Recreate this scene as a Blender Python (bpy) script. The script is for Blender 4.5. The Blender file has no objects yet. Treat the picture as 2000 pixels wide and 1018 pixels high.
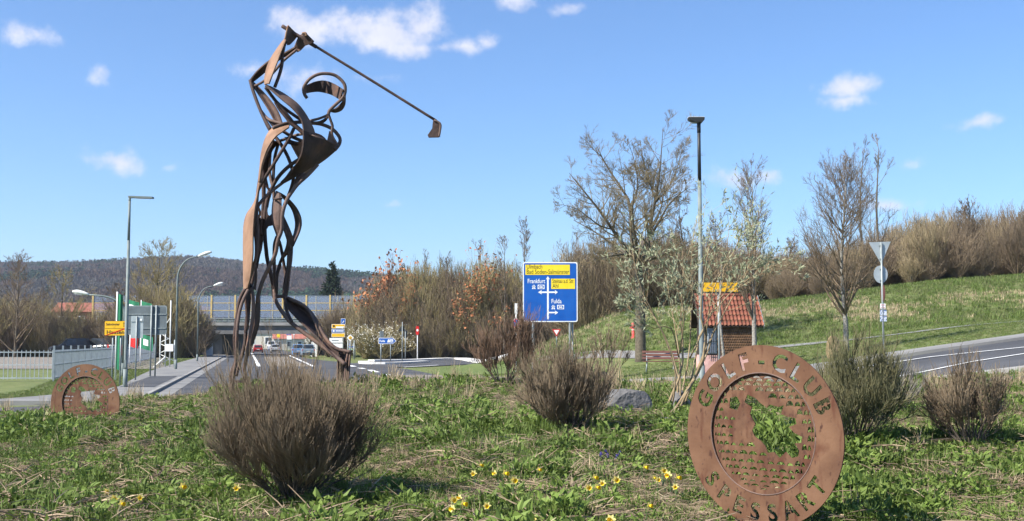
import bpy, bmesh, math
import numpy as np
from mathutils import Vector, Matrix
R = math.radians
sc = bpy.context.scene
col = sc.collection

# ------------------------------------------------------------------ camera
F = 2200.0                       # focal length in pixels of a 2000 px wide frame
CAMZ = 2.0
PITCH = math.atan(160.0 / F)
cam_d = bpy.data.cameras.new('camera')
cam_d.sensor_width = 36.0
cam_d.lens = 36.0 * F / 2000.0
cam_d.clip_start = 0.1
cam_d.clip_end = 12000
cam = bpy.data.objects.new('camera', cam_d)
col.objects.link(cam)
cam.location = (0, 0, CAMZ)
cam.rotation_euler = (math.pi / 2 + PITCH, 0, 0)
sc.camera = cam

# ------------------------------------------------------------------ light
SUN_TO = Vector((-0.80, -0.42, 0.84)).normalized()
SUN_EL = math.asin(SUN_TO.z)
SUN_ROT = math.atan2(SUN_TO.x, SUN_TO.y)
sun_d = bpy.data.lights.new('sun', 'SUN')
sun_d.energy = 4.8
sun_d.angle = R(0.53)
sun_d.color = (1.0, 0.95, 0.86)
sun = bpy.data.objects.new('sun', sun_d)
col.objects.link(sun)
sun.rotation_euler = (-SUN_TO).to_track_quat('-Z', 'Y').to_euler()
vs = sc.view_settings
sc.display_settings.display_device = 'sRGB'
vs.view_transform = 'Standard'
vs.look = 'None'
vs.gamma = 1.0
vs.use_curve_mapping = False
vs.exposure = 1.08
cy = sc.cycles
cy.max_bounces = 4
cy.diffuse_bounces = 2
cy.glossy_bounces = 2
cy.transmission_bounces = 4
cy.transparent_max_bounces = 12
cy.volume_bounces = 0
cy.use_denoising = True
cy.use_adaptive_sampling = True
cy.adaptive_threshold = 0.025
cy.sample_clamp_indirect = 4.0

def P(px, py, Y):
    """world point seen at photo pixel (px, py) at distance Y along the view"""
    a, b = (px - 1000) / F, (509 - py) / F
    cp, sp = math.cos(PITCH), math.sin(PITCH)
    d = (a, cp - sp * b, sp + cp * b)
    t = Y / d[1]
    return Vector((d[0] * t, Y, CAMZ + d[2] * t))

# ------------------------------------------------------------------ sky
world = bpy.data.worlds.new('World')
sc.world = world
world.use_nodes = True
wn, wl = world.node_tree.nodes, world.node_tree.links
wn.clear()
w_out = wn.new('ShaderNodeOutputWorld')
w_bg = wn.new('ShaderNodeBackground')
w_bg.inputs['Strength'].default_value = 0.077
w_sky = wn.new('ShaderNodeTexSky')
w_sky.sky_type = 'NISHITA'
w_sky.sun_disc = False
w_sky.sun_elevation = SUN_EL
w_sky.sun_rotation = SUN_ROT
w_sky.altitude = 180
w_sky.air_density = 1.0
w_sky.dust_density = 0.15
w_sky.ozone_density = 3.0
tc = wn.new('ShaderNodeTexCoord')
def wmath(op, a, b=None, c=None):
    n = wn.new('ShaderNodeMath'); n.operation = op
    for i, v in enumerate((a, b, c)):
        if v is None: continue
        if isinstance(v, (int, float)): n.inputs[i].default_value = v
        else: wl.new(v, n.inputs[i])
    return n.outputs[0]
def wvec(op, a, b):
    n = wn.new('ShaderNodeVectorMath'); n.operation = op
    for i, v in enumerate((a, b)):
        if isinstance(v, tuple): n.inputs[i].default_value = v
        else: wl.new(v, n.inputs[i])
    return n
nz = wn.new('ShaderNodeTexNoise'); nz.inputs['Scale'].default_value = 34; nz.inputs['Detail'].default_value = 9; nz.inputs['Roughness'].default_value = 0.62
wl.new(tc.outputs['Generated'], nz.inputs['Vector'])
nz2 = wn.new('ShaderNodeTexNoise'); nz2.inputs['Scale'].default_value = 14; nz2.inputs['Detail'].default_value = 3
wl.new(tc.outputs['Generated'], nz2.inputs['Vector'])
warp = wvec('SCALE', wvec('SUBTRACT', nz2.outputs['Color'], (0.5, 0.5, 0.5)).outputs[0], (0, 0, 0))
warp.inputs['Scale'].default_value = 0.035
wdir = wvec('ADD', tc.outputs['Generated'], warp.outputs[0]).outputs[0]
# puffs of cloud: photo pixel, half width and half height in pixels, weight
PUFFS = [(590, 55, 55, 32, 1), (690, 48, 80, 30, 1), (760, 62, 90, 40, 1.15), (815, 50, 55, 38, 1.1), (800, 92, 70, 26, 1), (870, 88, 50, 18, .8),
         (905, 88, 40, 16, .75), (945, 78, 26, 18, .85), (570, 150, 60, 30, .75), (650, 152, 50, 22, .62), (720, 160, 50, 14, .45), (500, 140, 40, 22, .55),
         (1000, 5, 40, 20, .85), (1100, 18, 40, 14, .8), (225, 312, 52, 26, .95), (310, 322, 22, 8, .4), (1650, 175, 62, 20, .95), (1640, 203, 55, 13, .7),
         (1420, 352, 56, 19, .85), (1490, 346, 34, 20, .8), (1330, 356, 60, 20, .5), (1730, 400, 60, 18, .7), (195, 140, 18, 20, .7),
         (765, 395, 22, 6, .35), (790, 490, 30, 5, .3), (1770, 310, 20, 12, .4), (1920, 240, 60, 16, .7), (40, 60, 60, 22, .7),
         (2300, 200, 120, 40, 1), (-250, 180, 130, 40, 1), (2600, 60, 100, 40, 1), (-500, 330, 120, 30, 1), (1300, -300, 160, 50, 1), (400, -420, 140, 50, 1), (-100, -500, 160, 60, 1)]
cloud = None
for (x, y, a, b, wt) in PUFFS:
    c = (P(x, y, 1000) - Vector((0, 0, CAMZ))).normalized()
    s = wvec('SUBTRACT', wdir, tuple(c)).outputs[0]
    m = wvec('MULTIPLY', s, (F / a, F / a, F / b)).outputs[0]
    l = wn.new('ShaderNodeVectorMath'); l.operation = 'LENGTH'; wl.new(m, l.inputs[0])
    v = wmath('MULTIPLY_ADD', l.outputs['Value'], -0.72 * wt, wt)
    cloud = v if cloud is None else wmath('SMOOTH_MAX', cloud, v, 0.25)
cl = wmath('ADD', cloud, wmath('MULTIPLY_ADD', nz.outputs['Fac'], 1.7, -0.90))
mr = wn.new('ShaderNodeMapRange'); mr.interpolation_type = 'SMOOTHSTEP'
wl.new(cl, mr.inputs['Value']); mr.inputs['From Min'].default_value = 0.05; mr.inputs['From Max'].default_value = 0.85; mr.inputs['To Max'].default_value = 0.88
ccol = wn.new('ShaderNodeMix'); ccol.data_type = 'RGBA'
wl.new(wmath('MULTIPLY_ADD', nz.outputs['Fac'], 2.2, -0.65), ccol.inputs['Factor'])
ccol.inputs['A'].default_value = (5.2, 5.3, 6.3, 1); ccol.inputs['B'].default_value = (6.6, 6.5, 6.9, 1)
wmix = wn.new('ShaderNodeMix'); wmix.data_type = 'RGBA'
wl.new(mr.outputs[0], wmix.inputs['Factor']); tint = wvec('MULTIPLY', w_sky.outputs[0], (0.73, 0.95, 1.19)); wl.new(tint.outputs[0], wmix.inputs['A']); wl.new(ccol.outputs['Result'], wmix.inputs['B'])
wl.new(wmix.outputs['Result'], w_bg.inputs['Color'])
wl.new(w_bg.outputs[0], w_out.inputs['Surface'])

# ------------------------------------------------------------------ helpers: materials
MATS = {}
def mat(name, c1, c2=None, rough=0.85, scale=6.0, bump=0.0, bscale=None, metal=0.0, c3=None, lo=0.35, hi=0.65, detail=6, spec=0.3, rnd=0.0, stretch=None, coord='Object', transl=0.0):
    if name in MATS: return MATS[name]
    m = bpy.data.materials.new(name); m.use_nodes = True
    n, l = m.node_tree.nodes, m.node_tree.links
    b = n['Principled BSDF']
    b.inputs['Roughness'].default_value = rough; b.inputs['Metallic'].default_value = metal
    b.inputs['Specular IOR Level'].default_value = spec
    t = n.new('ShaderNodeTexCoord'); vec = t.outputs[coord]
    if stretch:
        mp = n.new('ShaderNodeMapping'); mp.inputs['Scale'].default_value = stretch; l.new(vec, mp.inputs['Vector']); vec = mp.outputs[0]
    colour = None
    if c2 is not None:
        z = n.new('ShaderNodeTexNoise'); z.inputs['Scale'].default_value = scale; z.inputs['Detail'].default_value = detail
        l.new(vec, z.inputs['Vector'])
        r = n.new('ShaderNodeValToRGB'); e = r.color_ramp.elements
        e[0].position, e[0].color = lo, (*c1, 1); e[1].position, e[1].color = hi, (*c2, 1)
        if c3 is not None:
            k = r.color_ramp.elements.new(min(.97, hi + .12)); k.color = (*c3, 1)
        l.new(z.outputs['Fac'], r.inputs['Fac']); colour = r.outputs['Color']
    if rnd:
        oi = n.new('ShaderNodeObjectInfo'); h = n.new('ShaderNodeHueSaturation')
        mr_ = n.new('ShaderNodeMapRange'); l.new(oi.outputs['Random'], mr_.inputs['Value'])
        mr_.inputs['To Min'].default_value = 1 - rnd; mr_.inputs['To Max'].default_value = 1 + rnd
        l.new(mr_.outputs[0], h.inputs['Value'])
        if colour is not None: l.new(colour, h.inputs['Color'])
        else: h.inputs['Color'].default_value = (*c1, 1)
        colour = h.outputs['Color']
    if colour is not None: l.new(colour, b.inputs['Base Color'])
    else: b.inputs['Base Color'].default_value = (*c1, 1)
    if bump:
        z2 = n.new('ShaderNodeTexNoise'); z2.inputs['Scale'].default_value = bscale or scale * 4; z2.inputs['Detail'].default_value = 8
        l.new(vec, z2.inputs['Vector'])
        bp = n.new('ShaderNodeBump'); bp.inputs['Strength'].default_value = bump; bp.inputs['Distance'].default_value = 0.05
        l.new(z2.outputs['Fac'], bp.inputs['Height']); l.new(bp.outputs['Normal'], b.inputs['Normal'])
    if transl:
        tr = n.new('ShaderNodeBsdfTranslucent'); mx = n.new('ShaderNodeMixShader'); mx.inputs[0].default_value = transl
        if colour is not None: l.new(colour, tr.inputs['Color'])
        else: tr.inputs['Color'].default_value = (*c1, 1)
        l.new(b.outputs[0], mx.inputs[1]); l.new(tr.outputs[0], mx.inputs[2]); l.new(mx.outputs[0], n['Material Output'].inputs['Surface'])
    MATS[name] = m
    return m
def mat_glass(name, tint, opac, rough=0.08):
    if name in MATS: return MATS[name]
    m = bpy.data.materials.new(name); m.use_nodes = True
    n, l = m.node_tree.nodes, m.node_tree.links
    b = n['Principled BSDF']; b.inputs['Base Color'].default_value = (*tint, 1); b.inputs['Roughness'].default_value = rough
    tr = n.new('ShaderNodeBsdfTransparent'); tr.inputs['Color'].default_value = (.82, .88, .95, 1)
    mx = n.new('ShaderNodeMixShader'); mx.inputs[0].default_value = opac
    l.new(tr.outputs[0], mx.inputs[1]); l.new(b.outputs[0], mx.inputs[2]); l.new(mx.outputs[0], n['Material Output'].inputs['Surface'])
    MATS[name] = m
    return m

# ------------------------------------------------------------------ helpers: geometry
class Geo:
    """collects vertices and faces; build() links them as one mesh object"""
    def __init__(s): s.v = []; s.f = []; s.mi = []; s.n = 0; s.m = 0
    def add(s, v, faces, mi=None):
        v = np.asarray(v, float).reshape(-1, 3)
        s.v.append(v)
        for fa in (faces if isinstance(faces, (list, tuple)) and len(faces) and isinstance(faces[0], np.ndarray) else [np.asarray(faces)]):
            s.f.append(fa + s.n); s.mi.append(np.full(len(fa), s.m if mi is None else mi))
        s.n += len(v)
        return s
    def poly(s, v, mi=None):
        return s.add(v, np.arange(len(v)).reshape(1, -1), mi)
    def box(s, c, d, rz=0.0, rot=None, mi=None, taper=1.0):
        x, y, z = np.array(d) / 2
        v = np.array([[-x, -y, -z], [x, -y, -z], [x, y, -z], [-x, y, -z], [-x * taper, -y * taper, z], [x * taper, -y * taper, z], [x * taper, y * taper, z], [-x * taper, y * taper, z]])
        M = np.array(rot if rot is not None else Matrix.Rotation(rz, 3, 'Z'))
        v = v @ M.T + np.array(c)
        return s.add(v, np.array([[0, 3, 2, 1], [4, 5, 6, 7], [0, 1, 5, 4], [1, 2, 6, 5], [2, 3, 7, 6], [3, 0, 4, 7]]), mi)
    def tubes(s, Pn, Rn, k=4, cap=False, mi=None):
        Pn = np.asarray(Pn, float); Rn = np.asarray(Rn, float)
        M, N, _ = Pn.shape
        T = np.gradient(Pn, axis=1); T /= np.linalg.norm(T, axis=2, keepdims=True) + 1e-9
        a = np.abs(T.mean(1)); ref = np.zeros((M, 3)); ref[np.arange(M), a.argmin(1)] = 1
        U = np.cross(T, ref[:, None, :]); U /= np.linalg.norm(U, axis=2, keepdims=True) + 1e-9
        V = np.cross(T, U)
        th = np.arange(k) * 2 * np.pi / k
        v = Pn[:, :, None, :] + Rn[:, :, None, None] * (U[:, :, None, :] * np.cos(th)[None, None, :, None] + V[:, :, None, :] * np.sin(th)[None, None, :, None])
        i = np.arange(M)[:, None, None] * N * k + np.arange(N - 1)[None, :, None] * k
        j = np.arange(k)[None, None, :]; j2 = (j + 1) % k
        q = np.stack([i + j, i + j2, i + k + j2, i + k + j], -1).reshape(-1, 4)
        fs = [q]
        if cap:
            b0 = (np.arange(M) * N * k)[:, None]
            fs += [b0 + np.arange(k)[None, ::-1], b0 + (N - 1) * k + np.arange(k)[None, :]]
        return s.add(v.reshape(-1, 3), fs, mi)
    def tube(s, pts, r, k=8, mi=None, cap=True):
        pts = np.array([list(p) for p in pts], float)
        r = np.full(len(pts), r) if np.isscalar(r) else np.asarray(r, float)
        return s.tubes(pts[None], r[None], k, cap, mi)
    def leaves(s, p, d, L, W, rng, fold=0.25, mi=None):
        p = np.asarray(p, float); d = np.asarray(d, float); d = d / (np.linalg.norm(d, axis=1, keepdims=True) + 1e-9)
        n = rng.normal(size=p.shape); u = np.cross(d, n); u /= np.linalg.norm(u, axis=1, keepdims=True) + 1e-9
        w = np.cross(u, d)
        L = np.broadcast_to(L, len(p))[:, None]; W = np.broadcast_to(W, len(p))[:, None]
        v = np.stack([p, p + d * L * .45 + u * W * .5 + w * W * fold, p + d * L, p + d * L * .45 - u * W * .5 + w * W * fold], 1)
        i = np.arange(len(p))[:, None] * 4
        return s.add(v.reshape(-1, 3), np.concatenate([i + np.array([[0, 1, 2]]), i + np.array([[0, 2, 3]])]), mi)
    def mesh(s, name, mats, smooth=False):
        me = bpy.data.meshes.new(name)
        v = np.concatenate(s.v); sizes = np.concatenate([np.full(len(f), f.shape[1]) for f in s.f])
        loops = np.concatenate([f.ravel() for f in s.f]).astype(np.int32); mi = np.concatenate(s.mi).astype(np.int32)
        me.vertices.add(len(v)); me.vertices.foreach_set('co', v.ravel().astype(np.float32))
        me.loops.add(len(loops)); me.loops.foreach_set('vertex_index', loops)
        me.polygons.add(len(sizes)); st = np.concatenate([[0], np.cumsum(sizes)[:-1]]).astype(np.int32)
        me.polygons.foreach_set('loop_start', st)
        me.polygons.foreach_set('material_index', mi)
        me.polygons.foreach_set('use_smooth', np.full(len(sizes), smooth, bool))
        for m in (mats if isinstance(mats, (list, tuple)) else [mats]): me.materials.append(m)
        me.update(calc_edges=True); me.validate()
        return me
    def build(s, name, mats, parent=None, smooth=False, **kw):
        return link(name, s.mesh(name, mats, smooth), parent, **kw)
def link(name, data, parent=None, **kw):
    o = bpy.data.objects.new(name, data); col.objects.link(o)
    if parent is not None: o.parent = parent
    tag(o, **kw)
    return o
def tag(o, label=None, cat=None, group=None, kind=None, loc=None, rz=None):
    if label: o['label'] = label
    if cat: o['category'] = cat
    if group: o['group'] = group
    if kind: o['kind'] = kind
    if loc is not None: o.location = loc
    if rz is not None: o.rotation_euler = (0, 0, rz)
    return o
def thing(name, label, cat, loc=(0, 0, 0), rz=0.0, group=None):
    return link(name, None, label=label, cat=cat, group=group, loc=loc, rz=rz)
def copy_tree(o, parent=None):
    c = o.copy(); col.objects.link(c); c.parent = parent
    for ch in list(o.children): copy_tree(ch, c)
    return c
def text_mesh(s, size, m, bold=0.0, align='LEFT', spacing=1.0):
    cu = bpy.data.curves.new('lettering', 'FONT'); cu.body = s; cu.size = size; cu.offset = bold; cu.align_x = align; cu.space_character = spacing
    cu.resolution_u = 3
    o = bpy.data.objects.new('lettering', cu); col.objects.link(o)
    bpy.context.view_layer.update()
    me = bpy.data.meshes.new_from_object(o.evaluated_get(bpy.context.evaluated_depsgraph_get()))
    bpy.data.objects.remove(o); bpy.data.curves.remove(cu)
    me.materials.clear(); me.materials.append(m)
    return me
def spline(pts, n):
    """Catmull-Rom through pts (any dimension), n samples"""
    p = np.array([list(q) for q in pts], float)
    if len(p) == 2: p = np.array([p[0], (p[0] + p[1]) / 2, p[1]])
    e = np.concatenate([[2 * p[0] - p[1]], p, [2 * p[-1] - p[-2]]])
    ln = np.concatenate([[0], np.cumsum(np.linalg.norm(np.diff(p[:, :3 if p.shape[1] == 4 else 2], axis=0), axis=1) + 1e-6)])
    t = np.linspace(0, ln[-1], n); i = np.clip(np.searchsorted(ln, t, side='right') - 1, 0, len(p) - 2)
    u = ((t - ln[i]) / (ln[i + 1] - ln[i]))[:, None]
    a, b, c, d = e[i], e[i + 1], e[i + 2], e[i + 3]
    return .5 * (2 * b + (c - a) * u + (2 * a - 5 * b + 4 * c - d) * u ** 2 + (3 * b - a - 3 * c + d) * u ** 3)
def sstep(a, b, x):
    t = np.clip((np.asarray(x, float) - a) / (b - a), 0, 1); return t * t * (3 - 2 * t)
_r = np.random.default_rng(5)
_W = [(_r.normal(size=2) * f, _r.uniform(0, 6.28), f) for f in (.25, .25, .5, .5, .9, .9, 1.7, 1.7, 3.1, 3.1)]
def wav(x, y, s=1.0):
    """smooth random field, roughly -1..1"""
    return sum(np.sin(k[0] * x * s + k[1] * y * s + p) / (1 + f) for k, p, f in _W) / 3.2

# ------------------------------------------------------------------ terrain height
FX = np.array([(-400, 0), (-2, 0), (3, .12), (6, .4), (8, .65), (10, 1.0), (12.5, 1.5), (16, 2.0), (22, 2.8), (40, 4.2), (120, 7), (400, 9)])
HX = np.array([(-400, 0), (-4, 0), (-1, .7), (1.5, 1.5), (3.9, 2.35), (7.7, 4.1), (13, 4.8), (19, 5.1), (23, 5.6), (30, 6.4), (60, 9), (400, 14)])
MY = np.array([(-6, 0), (-2, .2), (0, .4), (5, .62), (7.5, .74), (9, .80), (13, .92), (17, .99), (20, 1.09), (22, 1.15), (25, 1.0), (28, .55), (31.5, .1), (34, 0)])
def G(x, y):
    x = np.asarray(x, float); y = np.asarray(y, float)
    b = np.interp(x, FX[:, 0], FX[:, 1]) + .03 * np.clip(y - 57, 0, 15) * np.clip((x - 2) / 4, 0, 1)
    w = sstep(60, 88, y)
    w = w * (1 - sstep(92, 99, y) * (1 - sstep(5, 13, x)))
    b = b * np.where(x < 9, 1 - sstep(90, 100, y) * (1 - sstep(5, 9, x)), 1)
    h = np.interp(x, HX[:, 0], HX[:, 1])
    z = b * (1 - w) + np.maximum(b, h) * w + w * .18 * wav(x, y, .35) * sstep(2, 8, x)
    e = 5.0 * (1 - sstep(8, 17, np.abs(y - 177))) * np.clip(sstep(-47, -54, x) + sstep(-27, -20, x), 0, 1)
    z = np.maximum(z, e)
    m = np.interp(y, MY[:, 0], MY[:, 1]) * np.clip(1 - (np.abs(x + 1) / np.where(x < -1, 11.4, 11.2)) ** 2, 0, 1)
    m = m - .2 * sstep(.5, 2.2, x) * (1 - sstep(9, 13, y)) * sstep(0, 4, y)
    z = z + m + .035 * wav(x, y, 1.2) * np.clip(m * 3, 0, 1)
    return z
def Gz(x, y): return float(G(x, y))
def hit(px, py, dz=0.0, y0=5.0, y1=220.0):
    """ground point (raised by dz) seen at a photo pixel"""
    ys = np.geomspace(y0, y1, 4000)
    d = P(px, py, 1.0) - Vector((0, 0, CAMZ))
    zz = CAMZ + d.z * ys
    i = np.argmax(zz <= G(d.x * ys, ys) + dz)
    return Vector((d.x * ys[i], ys[i], Gz(d.x * ys[i], ys[i])))
# ================================================================== setting
def M(): pass
m_ground = mat('turf', (.075, .105, .028), (.155, .175, .058), rough=.95, scale=1.3, bump=.9, bscale=9, c3=(.20, .17, .085), lo=.32, hi=.6, detail=9)
m_soil = mat('soil', (.045, .042, .022), (.085, .08, .036), rough=1, scale=2.2, bump=1, bscale=22, c3=(.14, .11, .07), lo=.35, hi=.62, detail=12)
m_asph = mat('asphalt', (.050, .051, .056), (.084, .085, .090), rough=.9, scale=.35, bump=.25, bscale=40, c3=(.115, .113, .112), detail=12, lo=.3, hi=.66)
m_walk = mat('pavement', (.17, .165, .16), (.23, .225, .215), rough=.92, scale=.7, bump=.2, bscale=30, detail=8)
m_kerb = mat('kerbstone', (.23, .22, .20), (.32, .31, .29), rough=.9, scale=3, bump=.2)
m_line = mat('road_paint', (.62, .62, .60), (.80, .80, .78), rough=.7, scale=6, lo=.3, hi=.5)
m_gravel = mat('gravel', (.17, .145, .12), (.25, .22, .185), rough=1, scale=1.2, bump=.5, bscale=25, detail=9)

def grid(xs, ys, zf):
    X, Y = np.meshgrid(xs, ys)
    v = np.stack([X, Y, zf(X, Y)], -1).reshape(-1, 3)
    n, k = len(ys), len(xs)
    i = (np.arange(n - 1)[:, None] * k + np.arange(k - 1)[None]).ravel()
    return v, np.stack([i, i + 1, i + k + 1, i + k], 1)
def ground_z(x, y):
    return G(x, y)
xs = np.concatenate([-np.geomspace(60, 4000, 26)[::-1], np.arange(-58, -18, 1.5), np.arange(-18, 20, .3), np.arange(20, 64, 1.5), np.geomspace(66, 4000, 26)])
ys = np.concatenate([[-300, -60, -20, -8], np.arange(-4, 36, .3), np.arange(36, 100, 1.0), np.arange(100, 215, 2.5), np.geomspace(218, 6000, 40)])
g = Geo(); v, f = grid(xs, ys, ground_z)
cx, cyy = v[f].mean(1)[:, 0], v[f].mean(1)[:, 1]
on_island = (np.hypot(cx + 1, cyy - 15) < 16.6)
g.add(v, [f[~on_island]], 0); g.add(v, [f[on_island]], 1)
g.build('ground', [m_ground, m_soil], smooth=True, kind='structure')

def ribbon(name, pts, m, dz, n=40, nv=5, thick=0.0, **kw):
    """a sheet between two edge polylines [(xl, yl, xr, yr)...] laid dz above the terrain"""
    e = spline(pts, n) if n else np.array(pts, float)
    t = np.linspace(0, 1, nv)[None, :, None]
    q = e[:, None, :2] * (1 - t) + e[:, None, 2:] * t
    z = G(q[..., 0], q[..., 1]) + dz
    v = np.concatenate([q, z[..., None]], -1)
    k, n = nv, len(e)
    i = (np.arange(n - 1)[:, None] * k + np.arange(k - 1)[None]).ravel()
    gg = Geo().add(v.reshape(-1, 3), np.stack([i, i + 1, i + k + 1, i + k], 1))
    if thick:
        for s_ in (0, k - 1):
            a = v[:, s_]; b = a - np.array([0, 0, thick]); j = np.arange(n - 1)
            gg.add(np.concatenate([a, b]), np.stack([j, j + 1, j + 1 + n, j + n], 1))
        for s_ in (0, n - 1):
            a = v[s_]; b = a - np.array([0, 0, thick]); j = np.arange(k - 1)
            gg.add(np.concatenate([a, b]), np.stack([j, j + 1, j + 1 + k, j + k], 1))
    return gg.build(name, m, **kw)
C0 = np.array([-1.0, 15.0])
def ring(name, r0, r1, a0, a1, m, dz, n=60, **kw):
    a = np.linspace(R(a0), R(a1), n)
    pts = np.stack([C0[0] + r0 * np.cos(a), C0[1] + r0 * np.sin(a), C0[0] + r1 * np.cos(a), C0[1] + r1 * np.sin(a)], 1)
    return ribbon(name, pts, m, dz, n=0, nv=6, **kw)
ring('roundabout_road', 16.6, 24.2, -60, 240, m_asph, .035, n=140, kind='structure')
ring('island_kerb', 16.45, 16.75, -60, 240, m_kerb, .13, n=160, thick=.14, kind='structure')
def LX(Y): return -12 - (Y - 36) * 28 / 121.0       # left edge of the road to the underpass
ribbon('underpass_road', [(LX(y), y, xr, y) for y, xr in ((33, 2), (45, -1), (60, -3), (80, -7), (95, -11), (110, -16), (135, -24), (160, -30), (200, -38), (330, -68))], m_asph, .045, n=70, nv=8, kind='structure')
ribbon('slip_road', [(-16, 134, -14, 88), (-10, 136, -8, 90), (-4, 136, -3.5, 101), (4, 134, 4, 104), (14, 133, 14, 106)], m_asph, .055, n=30, nv=10, kind='structure')
ribbon('side_road', [(8.5, 36, 8.0, 24), (14, 36.2, 13, 24.5), (26, 35.5, 26, 23), (60, 32, 60, 18)], m_asph, .045, n=30, nv=6, kind='structure')
ribbon('left_pavement', [(LX(y) - 2.9 - e, y, LX(y) - .12, y) for y, e in ((36, 2.2), (41, .2), (47, -1.0), (60, -.5), (79, 0), (130, 0), (170, 0), (215, 0))], m_walk, .15, n=60, nv=4, thick=.2, kind='structure')
ribbon('left_pavement_patch', [(LX(y) - 1.75, y, LX(y) - .3, y) for y in (47, 54, 62)], m_asph, .156, n=12, nv=3, kind='structure')
ribbon('left_kerb', [(LX(y) - .13, y, LX(y) + .04, y) for y in (36, 60, 100, 215)], m_kerb, .155, n=60, nv=2, thick=.2, kind='structure')
ribbon('gutter', [(LX(y) + .05, y, LX(y) + .75, y) for y in (36, 60, 100, 165)], m_walk, .052, n=60, nv=3, kind='structure')
ribbon('right_pavement', [(-3, 57, -4, 54.2), (2, 51.8, .8, 49.4), (5.8, 47.3, 4.7, 44.8), (8.5, 42.5, 7.2, 40.2), (10.6, 39.8, 9.4, 37), (14, 38.3, 13.4, 36.3), (25, 38, 25, 35.6), (60, 35, 60, 32)], m_walk, .13, n=60, nv=4, thick=.16, kind='structure')
ribbon('hill_path', [(2, 76, 1.4, 74), (6.4, 69.2, 5.8, 67), (10.5, 63.2, 10, 61.4), (14.9, 58.9, 14.5, 57.4), (19.4, 55.8, 19.3, 54.4), (34, 54, 34, 52.6), (60, 54, 60, 52)], m_walk, .035, n=60, nv=4, kind='structure')
ribbon('gravel_verge', [(-9, 66, -7.5, 58), (-5.5, 68, -4.5, 58), (-2.5, 66, -2.5, 57), (.5, 60, .5, 54)], m_gravel, .055, n=20, nv=4, kind='structure')
ribbon('yard', [(-140, 84, -25.5, 84), (-150, 110, -34, 110), (-170, 150, -46, 150), (-200, 158, -50, 158)], m_gravel, .05, n=30, nv=8, kind='structure')
ribbon('far_yard', [(-190, 196, -50, 196), (-300, 330, -82, 330)], m_gravel, .05, n=10, nv=8, kind='structure')
# painted lines: one object each, laid on the carriageway
def stripe(pts, w, name='road_line', n=16):
    c = spline(pts, n); t = np.gradient(c, axis=0); t /= np.linalg.norm(t, axis=1, keepdims=True)
    nrm = np.stack([-t[:, 1], t[:, 0]], 1) * w / 2
    return ribbon(name, np.concatenate([c + nrm, c - nrm], 1), m_line, .066, n=0, nv=2, kind='structure')
def gp(px, py):
    q = hit(px, py, .05, 25, 400); return (q.x, q.y)
for a in (((492, 690), (506, 716)), ((560, 692), (612, 716)), ((700, 711), (760, 709), (830, 705.5)), ((788, 717.5), (855, 713.5)), ((706, 738), (730, 741))):
    stripe([gp(*p) for p in a], .30)
for a in (((683, 714), (692, 716.5)), ((702, 719), (711, 721)), ((722, 723), (736, 727.5)), ((748, 731), (766, 733.5))):
    stripe([gp(*p) for p in a], .42)
stripe([(C0[0] + 23.3 * math.cos(a), C0[1] + 23.3 * math.sin(a)) for a in np.linspace(R(34), R(62), 9)], .14)
stripe([(8.6, 29.6), (14, 29.9), (30, 29)], .15)
# white kerbed traffic islands of the slip road
m_isl = mat('white_kerb', (.66, .64, .60), (.78, .76, .72), rough=.8, scale=4)
def island(pts, w, name='traffic_island', n=24):
    c = spline(pts, n); t = np.gradient(c, axis=0); t /= np.linalg.norm(t, axis=1, keepdims=True)
    nrm = np.stack([-t[:, 1], t[:, 0]], 1) * w / 2
    return ribbon(name, np.concatenate([c + nrm, c - nrm], 1), m_isl, .22, n=0, nv=2, thick=.2, kind='structure')
island([gp(725, 706), gp(800, 705), gp(900, 702), gp(990, 699)], 1.5)
island([gp(709, 708.5), gp(716, 711), gp(770, 711), gp(832, 708)], .9)
ribbon('grass_island', [gp(848, 729) + gp(852, 731), gp(862, 719) + gp(880, 736), gp(905, 715) + gp(930, 734), gp(990, 713) + gp(995, 731), gp(1040, 713) + gp(1040, 728)], mat('lawn', (.085, .125, .03), (.14, .17, .05), rough=.95, scale=2, bump=.8, bscale=20), .11, n=20, nv=5, thick=.1, kind='structure')
ribbon('median_patch', [gp(516, 697) + gp(560, 697), gp(520, 706) + gp(580, 706), gp(526, 716) + gp(606, 716)], m_gravel, .058, n=10, nv=3, kind='structure')

# far wooded hills
HC = np.array([(-900, 520), (-300, 505), (0, 502), (188, 503), (300, 500), (440, 498), (520, 508), (600, 517), (700, 523), (800, 530), (1000, 545), (1300, 562), (2300, 575), (3200, 560)])
def hill_z(x, y):
    px = 1000 + x / 1400 * F
    zr = 2 + (669 - np.interp(px, HC[:, 0], HC[:, 1])) * 1400 / F - 22
    up = sstep(330, 1400, y) * .55 + .45 * sstep(600, 1350, y)
    dn = 1 - .5 * sstep(1450, 2600, y)
    return -1 + zr * up * dn + wav(x, y, .012) * 9 * up * (1 - sstep(1200, 1400, y))
v, f = grid(np.linspace(-2600, 2600, 130), np.linspace(300, 2800, 90), hill_z)
Geo().add(v, f).build('hills', mat('wooded_slope', (.055, .052, .035), (.10, .078, .055), rough=1, scale=.01, detail=9), smooth=True, kind='structure')

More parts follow.
